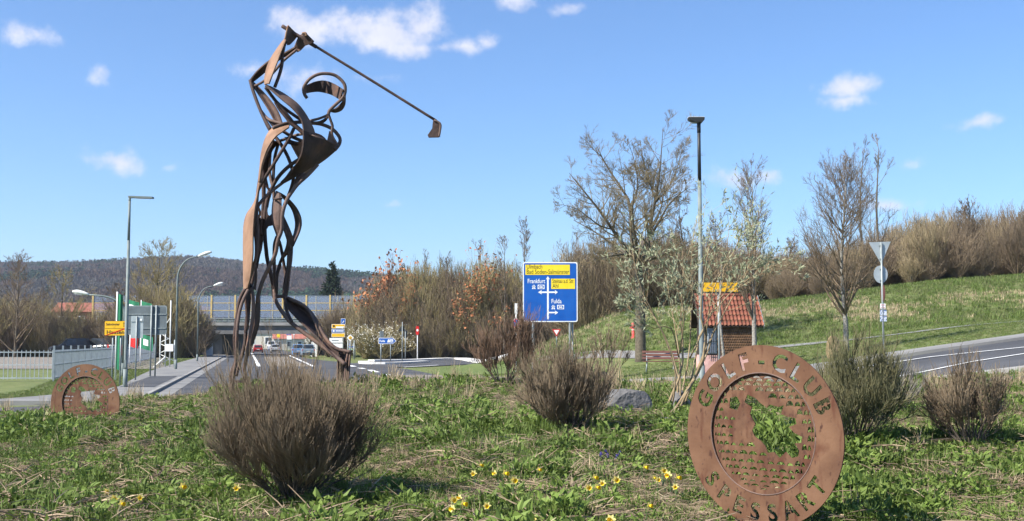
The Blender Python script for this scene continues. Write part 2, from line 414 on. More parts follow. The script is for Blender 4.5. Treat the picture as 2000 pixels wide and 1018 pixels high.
# ------------------------------------------------------------------ instanced growth ('stuff')
_gn = {}
def scatter(name, protos, pts, rot, scl, idx, label, cat):
    """one 'stuff' object: copies of the proto meshes on points, by geometry nodes"""
    pc = bpy.data.collections.new('growth_source')
    for i, (me) in enumerate(protos):
        o = bpy.data.objects.new('%02d_source' % i, me); pc.objects.link(o)
    me = bpy.data.meshes.new(name); n = len(pts)
    me.vertices.add(n); me.vertices.foreach_set('co', np.asarray(pts, np.float32).ravel())
    a = me.attributes.new('rot', 'FLOAT_VECTOR', 'POINT'); a.data.foreach_set('vector', np.asarray(rot, np.float32).ravel())
    a = me.attributes.new('scl', 'FLOAT_VECTOR', 'POINT'); a.data.foreach_set('vector', np.asarray(scl, np.float32).ravel())
    a = me.attributes.new('idx', 'INT', 'POINT'); a.data.foreach_set('value', np.asarray(idx, np.int32))
    ng = bpy.data.node_groups.new(name, 'GeometryNodeTree')
    ng.interface.new_socket('Geometry', in_out='INPUT', socket_type='NodeSocketGeometry')
    ng.interface.new_socket('Geometry', in_out='OUTPUT', socket_type='NodeSocketGeometry')
    N, L = ng.nodes, ng.links
    gi, go = N.new('NodeGroupInput'), N.new('NodeGroupOutput')
    ci = N.new('GeometryNodeCollectionInfo'); ci.inputs['Collection'].default_value = pc
    ci.inputs['Separate Children'].default_value = True; ci.inputs['Reset Children'].default_value = True
    ip = N.new('GeometryNodeInstanceOnPoints'); ip.inputs['Pick Instance'].default_value = True
    def attr(nm, ty):
        q = N.new('GeometryNodeInputNamedAttribute'); q.data_type = ty; q.inputs['Name'].default_value = nm
        return next(o for o in q.outputs if o.enabled and o.name == 'Attribute')
    er = N.new('FunctionNodeEulerToRotation')
    L.new(attr('rot', 'FLOAT_VECTOR'), er.inputs[0]); L.new(er.outputs[0], ip.inputs['Rotation'])
    L.new(attr('scl', 'FLOAT_VECTOR'), ip.inputs['Scale']); L.new(attr('idx', 'INT'), ip.inputs['Instance Index'])
    L.new(gi.outputs[0], ip.inputs['Points']); L.new(ci.outputs[0], ip.inputs['Instance']); L.new(ip.outputs[0], go.inputs[0])
    o = link(name, me, label=label, cat=cat, kind='stuff')
    md = o.modifiers.new('growth', 'NODES'); md.node_group = ng
    return o

def grow(rng, trunks, levels):
    """branching skeleton. trunks: (P[M,N,3], R[M,N]); each level: n, len, ang, up, t0, N, rr, rmin"""
    out = [trunks]
    Pp, Rp = trunks
    for lv in levels:
        M_, N_, _ = Pp.shape; n = lv['n']
        t = rng.uniform(lv.get('t0', .3), 1.0, (M_, n)); t = t ** lv.get('bias', .8)
        fi = t * (N_ - 1); i0 = np.clip(fi.astype(int), 0, N_ - 2); u = (fi - i0)[..., None]
        m = np.arange(M_)[:, None]
        st = Pp[m, i0] * (1 - u) + Pp[m, i0 + 1] * u
        T = Pp[m, i0 + 1] - Pp[m, i0]; T /= np.linalg.norm(T, axis=2, keepdims=True) + 1e-9
        r0 = (Rp[m, i0] * (1 - u[..., 0]) + Rp[m, i0 + 1] * u[..., 0])
        rv = rng.normal(size=T.shape); pr = rv - (rv * T).sum(2, keepdims=True) * T; pr /= np.linalg.norm(pr, axis=2, keepdims=True) + 1e-9
        A = R(lv['ang']) * rng.uniform(.65, 1.35, t.shape)[..., None]
        D = T * np.cos(A) + pr * np.sin(A)
        plen = np.linalg.norm(np.diff(Pp, axis=1), axis=2).sum(1)[:, None]
        Ln = (lv['len'] if lv.get('abs') else plen * lv['len']) * rng.uniform(.6, 1.25, t.shape) * (1 - lv.get('shrink', .45) * t)
        Nn = lv.get('N', 5)
        s = np.linspace(0, 1, Nn)
        up = np.array([0, 0, 1.0]) * lv.get('up', .3)
        wob = rng.normal(size=t.shape + (3,)) * lv.get('wob', .15)
        pts = st[:, :, None, :] + Ln[:, :, None, None] * (D[:, :, None, :] * s[None, None, :, None] + (up + wob[:, :, None, :]) * (s ** 2)[None, None, :, None] * .6)
        rr = np.clip(r0 * lv.get('rr', .6), lv.get('rmin', .004), None)
        rad = rr[:, :, None] * (1 - .75 * s[None, None, :])
        rad = np.maximum(rad, lv.get('rtip', .003))
        Pp, Rp = pts.reshape(-1, Nn, 3), rad.reshape(-1, Nn)
        out.append((Pp, Rp))
    return out
def stems(rng, n, h, spread, N=6, r=.02, lean=1.0, base=.05):
    a = rng.uniform(0, 6.283, n); q = np.sqrt(rng.uniform(0, 1, n))
    s = np.linspace(0, 1, N)
    b = np.stack([np.cos(a) * base * q, np.sin(a) * base * q, np.zeros(n)], 1)
    out = np.stack([np.cos(a) * q * spread, np.sin(a) * q * spread, h * (1 - .48 * q ** 3.0) * rng.uniform(.66, 1.06, n) * (1 + .05 * np.sin(2 * a + n) + .05 * np.sin(3 * a + 2 * n))], 1)
    curve = (s[None, :, None] * np.array([1, 1, 0]) ** 1) * np.stack([out[:, 0], out[:, 1], out[:, 2]], 1)[:, None, :] * 0
    xy = out[:, None, :2] * (s ** (1.02 if lean >= 1 else .8))[None, :, None]
    z = out[:, None, 2:] * (s ** 1.0)[None, :, None]
    p = np.concatenate([b[:, None, :2] + xy, z], -1) + rng.normal(size=(n, N, 3)) * (.02 * h) * s[None, :, None]
    return p, (r * (1 - .8 * s))[None].repeat(n, 0) * rng.uniform(.6, 1.2, (n, 1))
# ================================================================== the golfer sculpture
def origin(o):
    v = Vector((0, 0, 0))
    while o is not None: v = v + Vector(o.location); o = o.parent
    return np.array(v)
def part(g, name, mats, parent, smooth=False, **kw):
    """build a Geo given in world coordinates as a part of an unrotated thing"""
    w = origin(parent)
    g.v = [a - w for a in g.v]
    return g.build(name, mats, parent, smooth, **kw)
def mat_rust(name, a, b, c, scale=3.0, rough=.72):
    return mat(name, a, b, rough=rough, scale=scale, bump=.25, bscale=18, c3=c, lo=.38, hi=.6, detail=10, spec=.35)
m_rust = mat_rust('shaded_weathered_steel', (.045, .027, .022), (.088, .050, .038), (.16, .075, .042))  # rusty steel kept dark, the shade on its unlit sides included in the colour
m_rust2 = mat_rust('sunlit_weathered_steel', (.19, .105, .062), (.30, .175, .108), (.22, .085, .042), 2.2)  # tan copy of the same steel, sunlight on the bands put into the colour
m_rust3 = mat_rust('brown_steel', (.095, .060, .048), (.16, .10, .078), (.20, .10, .06), 2.5)
YS = 22.0
gb = P(556, 745, YS)
golfer = thing('golfer_sculpture', 'tall rusty steel band sculpture of a golfer swinging a club on the mound', 'sculpture', (gb.x, YS, Gz(gb.x, YS)))
def dline(pts, d):
    """append a depth offset to each (x, y): d = number, (d0, d1) or list"""
    n = len(pts)
    if np.isscalar(d): dd = np.full(n, float(d))
    elif len(d) == n: dd = np.array(d, float)
    else: dd = np.interp(np.linspace(0, 1, n), np.linspace(0, 1, len(d)), d)
    return np.array([(p[0], p[1], q) for p, q in zip(pts, dd)])
def world3(a): return np.array([list(P(x, y, YS + d)) for x, y, d in a])
def rod(pts, d=0.0, r=4.0, m=None, name='steel_rod', n=None):
    c = spline(dline(pts, d), n or max(10, 5 * len(pts)))
    w = world3(c)
    return part(Geo().tube(w, r / 100.0, 8), name, m or m_rust, golfer, smooth=True)
def band(A, B, dA=0.0, dB=None, bulge=0.0, m=None, name='steel_band', t=.028, n=28, nv=5):
    """a curved steel plate between two edge lines"""
    a = world3(spline(dline(A, dA), n)); b = world3(spline(dline(B, dA if dB is None else dB), n))
    s = np.linspace(0, 1, nv)[None, :, None]
    q = a[:, None] * (1 - s) + b[:, None] * s
    q[..., 1] += bulge * np.sin(np.pi * np.linspace(0, 1, nv))[None, :]
    du, dv = np.gradient(q, axis=0), np.gradient(q, axis=1)
    nn = np.cross(du, dv); nn /= np.linalg.norm(nn, axis=2, keepdims=True) + 1e-9
    k = nv; i = (np.arange(n - 1)[:, None] * k + np.arange(k - 1)[None]).ravel()
    f = np.stack([i, i + 1, i + k + 1, i + k], 1); N = n * k
    g = Geo()
    edge = np.concatenate([np.arange(k), np.arange(2 * k - 1, n * k, k), np.arange(n * k - 2, (n - 1) * k - 1, -1), np.arange((n - 2) * k, 0, -k)])
    e2 = np.roll(edge, -1)
    g.add(np.concatenate([(q + nn * t / 2).reshape(-1, 3), (q - nn * t / 2).reshape(-1, 3)]), [f, f[:, ::-1] + N, np.stack([edge, edge + N, e2 + N, e2], 1)])
    return part(g, name, m or m_rust, golfer)
def plate(pts, d=0.0, t=.03, m=None, name='steel_plate'):
    """a flat plate with a given outline"""
    w = world3(dline(pts, d)); n = len(w); off = np.array([0, t, 0])
    g = Geo(); i = np.arange(n); j = np.roll(i, -1)
    g.add(np.concatenate([w, w + off]), [i[None, ::-1], i[None] + n, np.stack([i, j, j + n, i + n], 1)])
    return part(g, name, m or m_rust, golfer)
# club
rod([(551, 51), (580, 69), (618, 92)], 0, 3.8, name='club_grip')
rod([(612, 88), (730, 160), (852, 236)], (0, .1), 2.7, name='club_shaft')
plate([(846, 233), (853, 235), (861, 244), (857.5, 268), (837, 268.5), (835, 264), (844, 251)], .08, .05, name='club_head')
rod([(848, 235), (855, 238), (860.5, 245), (857.5, 267)], .07, 2.2, m_rust3, name='club_head_rim')
# hands and forearms
plate([(563.3, 49.4), (582.2, 68.3), (574, 79), (566, 87), (560, 88), (557, 74)], (-.12, .05, .05, -.1, -.15, -.12), m=m_rust3, name='hand_plate')
rod([(563, 50), (559, 66), (557, 77)], -.14, 2.0, m_rust2)
plate([(588.5, 66.7), (595.5, 64.4), (612.8, 83.2), (596, 88.7), (587, 98), (580.6, 102), (574, 92), (582, 73)], (.05, -.1, -.1, 0, .1, .1, .12, .08), name='hand_plate')
rod([(590, 66), (596, 65), (599, 70)], -.12, 2.6, m_rust2)
rod([(595, 65), (612, 82)], -.08, 2.4)
band([(557, 75.4), (543, 93.4), (525.6, 121.7), (517.7, 150), (517.7, 166)], [(558.5, 79), (550.7, 98), (543, 118.6), (534, 142), (525.6, 164)], (-.02, -.32), (-.15, -.62), -.04, m_rust2, 'forearm_band')
band([(576, 92), (547.6, 107.6), (525.6, 118.6), (503.6, 137.4), (488.6, 156.3)], [(580.6, 96), (554, 112), (540, 122), (513, 145), (494, 160)], (.1, .5), (.16, .6), .05, m_rust, 'forearm_band')
rod([(580, 97), (554, 118.6), (535, 140.6), (516, 158), (495, 169.7)], (.1, .1, .5), 2.8, m_rust3)
rod([(557, 81), (551.5, 106), (550.7, 125), (546, 145), (536.6, 170.5)], (-.1, -.25), 3.4)
# upper arms
band([(519, 166), (535, 172.8), (558.6, 186), (580.6, 202.7), (593, 217.6), (602.6, 233), (612, 252), (616, 267)], [(518.5, 169.6), (532, 180), (550.7, 195.6), (569.6, 211), (583.7, 227), (590, 239.6), (592.4, 253.7), (593, 262)], (-.45, -.35, -.1), (-.5, -.55, -.45), -.03, m_rust3, 'upper_arm_band', n=36)
rod([(518.5, 170.4), (532, 189), (543, 202), (558.6, 214), (574, 225), (590, 236)], (-.45, -.05), 3.2)
rod([(538, 198.7), (546, 213), (558.6, 228.6), (568, 241), (580.6, 250.6), (593, 261)], (-.3, -.2), 3.4)
rod([(541, 201), (555.4, 217.6), (568, 233), (576, 243), (590, 256)], (-.3, -.1), 3.0, m_rust3)
band([(489.4, 159.4), (495.7, 170.4), (511.4, 194), (524, 214.4), (533.4, 231.7), (538, 240)], [(494, 160), (505, 170.4), (522.4, 189.3), (538, 209.7), (546, 225.4), (551, 240)], (.5, .35), (.6, .3), .06, m_rust3, 'upper_arm_band')
rod([(488.6, 157), (494, 176.7), (503.6, 203.4), (514.6, 228.6), (529, 254)], (.5, .1), 3.4)
rod([(508, 214), (519.3, 228.6), (530, 235.7), (551, 241.5)], (.35, 0), 2.8, m_rust3)
plate([(517, 228), (534, 239), (551, 242), (538, 248), (530, 246)], (.3, .2, 0, .1, .2), name='shoulder_plate')
# shoulders, neck, chest
band([(566.5, 243.5), (549.7, 243.5), (533, 250), (523.6, 261), (516, 278), (510.5, 302), (508.2, 324.5), (505, 352)], [(564.6, 249), (551.6, 258), (538.5, 267.6), (527, 283.5), (520, 298), (512.5, 321), (509.5, 341), (507.5, 355)], (.15, .1, .0, -.1), (-.1, -.3, -.38, -.3), -.04, m_rust2, 'back_band', n=36)
band([(591.7, 255), (592, 276), (589, 298), (581.4, 315), (570, 330), (550.7, 358)], [(660.5, 284), (656, 293), (639, 308), (620.6, 321), (598, 334), (551.5, 359)], (-.5, -.5, -.45, -.3, -.1, .1), (.5, .5, .45, .35, .25, .12), -.14, m_rust, 'chest_plate', n=36, nv=9)
rod([(533, 250), (549.7, 244), (564.6, 240.5), (587, 238.7), (609.5, 240.5), (628, 243), (646.8, 250.8), (658, 261), (664.3, 272), (661.7, 283.5), (654, 293)], (-.35, -.1, .3, .35, .2), 3.6, m_rust3, name='shoulder_ring')
rod([(592, 256), (613, 265.5), (636, 274), (660, 284)], (-.25, -.42, -.3, .1), 1.6, m_rust3)
rod([(605.4, 236), (620.5, 232.5), (633, 228), (641, 223.5), (642.5, 216)], (.25, 0), 2.7, m_rust3)
band([(604, 238), (619, 238.5), (630, 235), (638.4, 228), (642.5, 219)], [(604, 241), (619, 241.5), (631, 239.5), (639.5, 231), (643, 219.4)], (.1, 0), (.25, .05), 0, m_rust, 'neck_band')
rod([(641, 222), (646, 236), (649.4, 247), (648, 260), (651, 270), (659, 283)], (0, .1), 2.7, m_rust3)
plate([(643, 255.5), (648.6, 258), (657, 281), (639, 274)], (.05, .05, .1, .0), name='steel_plate', m=m_rust3)
rod([(613, 261), (626, 265.7), (634, 272)], (.2, 0), 2.6, m_rust3)
# head
rod([(600, 192), (595, 185), (593, 175.4), (595.8, 165.8), (605.4, 154), (620.5, 145.8), (637, 143.8), (653.5, 147), (666, 156), (673.5, 167), (673.8, 181), (668.7, 192), (656, 204), (644, 216), (641, 225)], (-.1, -.15, 0, .05, 0), 3.3, m_rust3, name='head_ring', n=70)
band([(594.5, 170), (605.4, 163.7), (622, 158), (637, 158), (653.5, 164.4), (671, 175.4)], [(594, 183.6), (605.4, 181), (620.5, 179.6), (635.6, 182), (649.4, 186.4), (664, 195)], (-.15, .35, .45, .3, 0), (-.1, .4, .5, .35, .05), 0, m_rust, 'cap_visor', n=36)
band([(674.3, 185), (673.7, 204), (667, 215), (656, 219.5), (643.5, 217.3)], [(672.5, 190), (668, 200), (658.5, 210), (651, 214), (643, 216)], (.05, .25, .1), (.0, .1, 0), 0, m_rust, 'jaw_plate')
# torso lattice
rod([(512.4, 224), (527, 253.6), (546, 277.9), (561, 304), (570, 328), (573, 347), (570, 363.7), (561, 389)], (.4, .2, .15, .25), 3.5)
rod([(574, 251), (564.7, 270.4), (551.6, 292.8), (531, 326.4), (512.4, 356), (504, 372)], (-.1, -.35, -.2), 3.4)
rod([(545, 276), (564.7, 269), (579.6, 264), (591, 262)], (.2, .35, .1), 3.0, m_rust3)
rod([(551.6, 255.5), (570, 267), (591, 276)], (.3, .1), 3.4)
band([(566.5, 279.7), (574, 293), (583, 308.5)], [(591, 273), (590, 290), (584, 309)], (.25, .1), (.05, .05), .1, m_rust2, 'steel_band', n=12)
band([(556, 268), (572, 276), (590, 279)], [(560, 280), (575, 283), (590, 284)], .28, .2, 0, m_rust, n=12)
rod([(584, 311.5), (564.7, 324.5), (546, 343), (533, 363.7), (524, 388), (520.5, 405)], (.0, .25), 3.8)
rod([(552, 357), (527, 376.8), (508.7, 395.4), (498, 416)], (.05, -.25), 3.2, m_rust3)
band([(534.8, 274), (521.7, 298), (513, 322), (507.5, 345)], [(546, 276), (530, 296), (525.5, 324.5), (520, 350)], (.1, .3), (.2, .4), .1, m_rust)
rod([(544, 279), (536.7, 307.7), (534, 341), (534, 362), (535.5, 390)], (.25, .3, .1), 3.2)
rod([(528, 296), (526.4, 332), (529, 350.6), (535, 372)], (.35, .15), 3.0, m_rust3)
plate([(514, 330), (520, 345), (527, 376), (516, 362), (506.5, 351)], (.2, .25, .1, .1, .1))
band([(582, 341), (577, 352), (573, 366)], [(602, 339), (592, 352), (581, 362)], .1, .05, -.08, m_rust, n=12)
band([(619, 322.5), (609, 334), (600, 343)], [(606, 330), (599, 334), (593, 337)], .05, .02, 0, m_rust2, n=10)
rod([(620.6, 321), (602, 341), (581.4, 360), (570, 375), (561, 389), (553.5, 409), (551, 425.4), (549.6, 450.6), (543, 469.4), (537.5, 497), (525.4, 522), (513, 548.6), (504.5, 577), (503, 590)], (.05, -.05, -.3, -.35, -.2, -.1), 3.9, m_rust3, n=60)
# straight leg
band([(505.6, 356), (501.5, 381), (494.6, 400), (482, 419), (477, 438), (475.7, 460), (475.7, 510), (476.5, 568)], [(507.5, 358), (502.6, 386), (497.9, 413), (495.2, 444), (494.4, 475), (494, 500), (489.5, 540), (484, 562)], (-.15, -.1, -.1, -.12), (-.25, -.42, -.46, -.3), -.04, m_rust2, 'thigh_band', n=40)
rod([(507, 350), (502, 389), (501.6, 425.4), (504.5, 452), (502, 493), (495.6, 520), (487.7, 545.4), (483, 566)], (-.2, -.3, -.2), 3.3, m_rust3)
rod([(515, 350), (515, 389), (513.4, 425), (512, 452), (508, 485), (504, 500), (500, 520), (493, 545), (489, 564)], (.2, .3, .0), 4.2)
band([(497, 423), (495.5, 445), (498, 470), (498.5, 495), (496, 522)], [(513, 425), (512, 450), (510, 475), (506, 495), (500, 518)], (-.15, .05), (.2, .1), .05, m_rust)
rod([(505, 406), (508, 418), (501, 430)], -.2, 2.4, m_rust2)
rod([(527.6, 368), (521, 395.6), (517.4, 425), (517.4, 460), (520, 490), (522.5, 509), (531.7, 548.6), (536, 582)], (.2, .15, .3), 4.0)
band([(538.6, 376), (534, 391), (531.5, 413), (533, 436.4), (538.6, 453.7), (543, 466)], [(548, 378), (550, 391), (550.4, 413), (549.8, 438), (549, 450.6), (546.4, 466)], (-.05, -.12, -.05), (-.15, -.28, -.15), -.06, m_rust3, 'thigh_band')
rod([(533.5, 388), (541, 389), (550.5, 388)], (-.2, -.32, -.2), 1.8)
plate([(520.5, 403), (523, 419), (526.5, 421.5), (530, 418), (532.5, 405), (533, 440), (529, 441), (524, 442), (521, 447), (519, 440)], .02, name='hip_plate')
rod([(498, 317 + 200), (500, 540.7), (497, 566)], -.1, 2.8, m_rust3)
rod([(511, 425), (509, 450), (511, 458)], .1, 3.0, m_rust3)
# bent leg
band([(538.6, 373.6), (554, 381.4), (570, 395.6), (582.6, 413), (588.3, 431.7), (585.7, 450.6), (573, 480)], [(547, 379), (560.6, 397), (571.6, 413), (576.3, 431.7), (575.5, 450.6), (570, 469.4), (564, 487)], (.0, .2, .35, .3), (.1, .45, .55, .4), .04, m_rust, 'knee_band', n=36)
band([(554, 422), (563.7, 442.7), (571.6, 463), (573, 476), (560.6, 496), (551, 508), (546, 522)], [(551.5, 440), (556, 455), (560.6, 470), (557.4, 487), (549.6, 503), (544.5, 516), (541.5, 530)], (.1, .3, .35), (.05, .2, .3), 0, m_rust, n=32)
rod([(547, 516), (540.5, 540.7), (539.6, 574)], (.32, .3), 3.6)
rod([(543, 466), (548, 480), (553.7, 512.4), (558.4, 545.4), (558, 580)], (.1, .45, .4), 3.2)
rod([(556, 448), (563, 470), (568, 486)], (.1, .3), 3.0, m_rust3)
band([(562.4, 490), (560, 525), (553.7, 558), (552.5, 582)], [(572.8, 478), (571, 509), (566.3, 540.7), (561.5, 580)], .3, .45, .05, m_rust)
rod([(568.5, 500), (566, 530), (561.5, 570)], .42, 2.2, m_rust3)
rod([(541, 462), (536, 480), (535.7, 517), (537, 548.6), (539.6, 580)], (-.05, .25), 3.4)
# lower straight leg and its foot
rod([(484, 562), (476, 569), (467, 589.5), (461.5, 625), (458, 660), (459.4, 686), (460, 707), (453, 726.7), (449, 772)], (-.2, -.35, -.2), 3.4)
rod([(485, 566), (480, 576), (472, 594), (466.5, 617), (463, 647), (462, 677), (461, 707), (456, 734), (451, 774)], (-.3, -.45, -.2), 3.4, m_rust3)
band([(481.4, 564), (479, 588), (481.4, 627), (478, 650)], [(491.7, 564), (490, 588), (486, 627), (481, 652)], -.1, .1, .06, m_rust)
rod([(487, 575), (484, 606.5), (480.7, 638), (479, 665), (473.6, 689.6), (466.5, 714), (461, 735)], (.1, 0, -.1), 3.5)
rod([(491, 562), (494.8, 588), (494.5, 613), (491, 638), (485, 668), (482.4, 689.6), (479, 709), (477, 721), (480.7, 738), (483, 774)], (-.2, -.3, .1), 3.6, m_rust3)
band([(502, 582), (498.7, 608), (496.5, 630), (493, 645), (489.5, 660), (485, 690)], [(506.6, 580), (507, 610), (506.3, 627), (503.6, 642), (498, 660), (485.5, 695)], -.1, .15, .06, m_rust)
plate([(450, 743), (484, 743), (484, 748), (450, 748)], -.15, .1, m=m_rust3, name='foot_plate')
plate([(478, 556), (488, 553), (494, 562), (490, 572), (480, 574)], -.12, .14, name='ankle_knot')
# foot of the bent leg
rod([(536, 566), (538.4, 587), (551.7, 610), (568.4, 630), (593.5, 650), (623.5, 672), (647, 690), (664, 703), (674, 712)], (.25, .1, -.2), 4.0, m_rust3)
rod([(555, 575), (560, 607), (570, 630)], (.35, .1), 3.4)
rod([(537, 580), (550, 579), (562, 582.5)], (.25, .35), 3.4)
band([(555, 583), (563.4, 603.4), (580, 622), (597, 638.5), (613.5, 653.5), (630, 672), (652, 695), (664, 706)], [(562, 581.5), (580, 590), (602, 605), (617, 623.5), (630, 650), (641, 672), (658, 700), (668, 712)], (.3, .1, -.1, -.15), (.4, .45, .35, .1), .22, m_rust, 'calf_plate', n=40, nv=9)
band([(602, 606), (612, 625), (622, 650), (634, 676), (655, 700)], [(603, 604), (617, 623.5), (631, 650), (642, 672), (660, 700)], (.22, .05), (.34, .1), 0, m_rust3, 'calf_plate')
rod([(562, 582), (587, 593.4), (602, 605), (617, 625), (630, 650), (643.5, 670), (660, 682), (685, 688)], (.4, .35, .1, 0), 3.4, m_rust3)
plate([(637, 663), (648, 674), (660, 684), (660, 700), (652, 694)], (.1, .08, .05, .05, .08))
band([(660, 683), (670, 687), (685, 688)], [(657, 772), (669, 774), (679, 772)], (.05, .15, .0), (.05, .2, 0), .0, m_rust3, 'toe_plate', n=12)
rod([(679, 690), (676, 712), (670, 772)], .02, 2.2, m_rust3)

# ================================================================== the two rusty club discs
m_disc = mat('disc_steel', (.118, .057, .031), (.178, .094, .053), rough=.88, scale=3.2, bump=.06, bscale=40, c3=(.10, .038, .020), lo=.36, hi=.62, detail=10)
m_disc.node_tree.nodes  # flat plates cut out of sheet steel
_n, _l = m_disc.node_tree.nodes, m_disc.node_tree.links      # rust runs and dark blotches
_b = _n['Principled BSDF']; _src = _b.inputs['Base Color'].links[0].from_socket
for _sc, _st, _lo, _hi, _c in ((9.0, (1.0, .25, 1), .56, .66, (.075, .022, .012)), (2.0, (1, 1, 1), .5, .72, (.085, .040, .024)), (26.0, (1, .6, 1), .60, .70, (.05, .02, .014))):
    _t = _n.new('ShaderNodeTexCoord'); _mp = _n.new('ShaderNodeMapping'); _mp.inputs['Scale'].default_value = _st; _l.new(_t.outputs['Object'], _mp.inputs['Vector'])
    _z = _n.new('ShaderNodeTexNoise'); _z.inputs['Scale'].default_value = _sc; _z.inputs['Detail'].default_value = 8; _l.new(_mp.outputs[0], _z.inputs['Vector'])
    _r2 = _n.new('ShaderNodeMapRange'); _r2.inputs['From Min'].default_value = _lo; _r2.inputs['From Max'].default_value = _hi; _r2.inputs['To Max'].default_value = .85; _l.new(_z.outputs['Fac'], _r2.inputs['Value'])
    _mx = _n.new('ShaderNodeMix'); _mx.data_type = 'RGBA'; _l.new(_r2.outputs[0], _mx.inputs['Factor']); _l.new(_src, _mx.inputs['A']); _mx.inputs['B'].default_value = (*_c, 1); _src = _mx.outputs['Result']
_l.new(_src, _b.inputs['Base Color'])
m_ball = m_disc.copy(); m_ball.name = 'ball_steel'
for _q in m_ball.node_tree.nodes:
    if _q.type == 'TEX_NOISE' and _q.inputs['Scale'].default_value < 3.5: _q.inputs['Scale'].default_value *= 2.4
    if _q.type == 'MAP_RANGE': _q.inputs['From Min'].default_value -= .06
def letter_loops(ch, size):
    cu = bpy.data.curves.new('cut', 'FONT'); cu.body = ch; cu.size = size; cu.align_x = 'CENTER'; cu.offset = .0055; cu.resolution_u = 3
    o = bpy.data.objects.new('cut', cu); col.objects.link(o); bpy.context.view_layer.update()
    me = bpy.data.meshes.new_from_object(o.evaluated_get(bpy.context.evaluated_depsgraph_get()))
    bm = bmesh.new(); bm.from_mesh(me); bmesh.ops.remove_doubles(bm, verts=bm.verts, dist=1e-5)
    ed = {}
    for e in bm.edges:
        if len(e.link_faces) == 1:
            a, b = e.verts; ed.setdefault(a.index, []).append(b.index); ed.setdefault(b.index, []).append(a.index)
    co = {v.index: (v.co.x, v.co.y) for v in bm.verts}; loops = []
    while ed:
        s = next(iter(ed)); lp = [s]; prev, cur = None, s
        while True:
            nx = [q for q in ed.get(cur, []) if q != prev]
            if not nx: break
            prev, cur = cur, nx[0]
            if cur == s: break
            lp.append(cur)
        for q in lp: ed.pop(q, None)
        if len(lp) > 2: loops.append([co[q] for q in lp])
    bm.free(); bpy.data.meshes.remove(me); bpy.data.objects.remove(o); bpy.data.curves.remove(cu)
    return loops
def flat_cut(name, loops, depth, m, parent):
    cu = bpy.data.curves.new(name, 'CURVE'); cu.dimensions = '2D'; cu.fill_mode = 'BOTH'; cu.extrude = depth / 2
    for lp in loops:
        sp = cu.splines.new('POLY'); sp.points.add(len(lp) - 1); sp.use_cyclic_u = True
        for q, (x, y) in zip(sp.points, lp): q.co = (x, y, 0, 1)
    o = bpy.data.objects.new(name, cu); col.objects.link(o); bpy.context.view_layer.update()
    me = bpy.data.meshes.new_from_object(o.evaluated_get(bpy.context.evaluated_depsgraph_get()))
    bpy.data.objects.remove(o); bpy.data.curves.remove(cu)
    me.materials.clear(); me.materials.append(m)
    ob = link(name, me, parent); ob.rotation_euler = (math.pi / 2, 0, 0)
    return ob
def circ(r, n=96, cx=0, cy=0, a0=0, a1=2 * math.pi):
    return [(cx + r * math.cos(a), cy + r * math.sin(a)) for a in np.linspace(a0, a1, n, endpoint=False)]
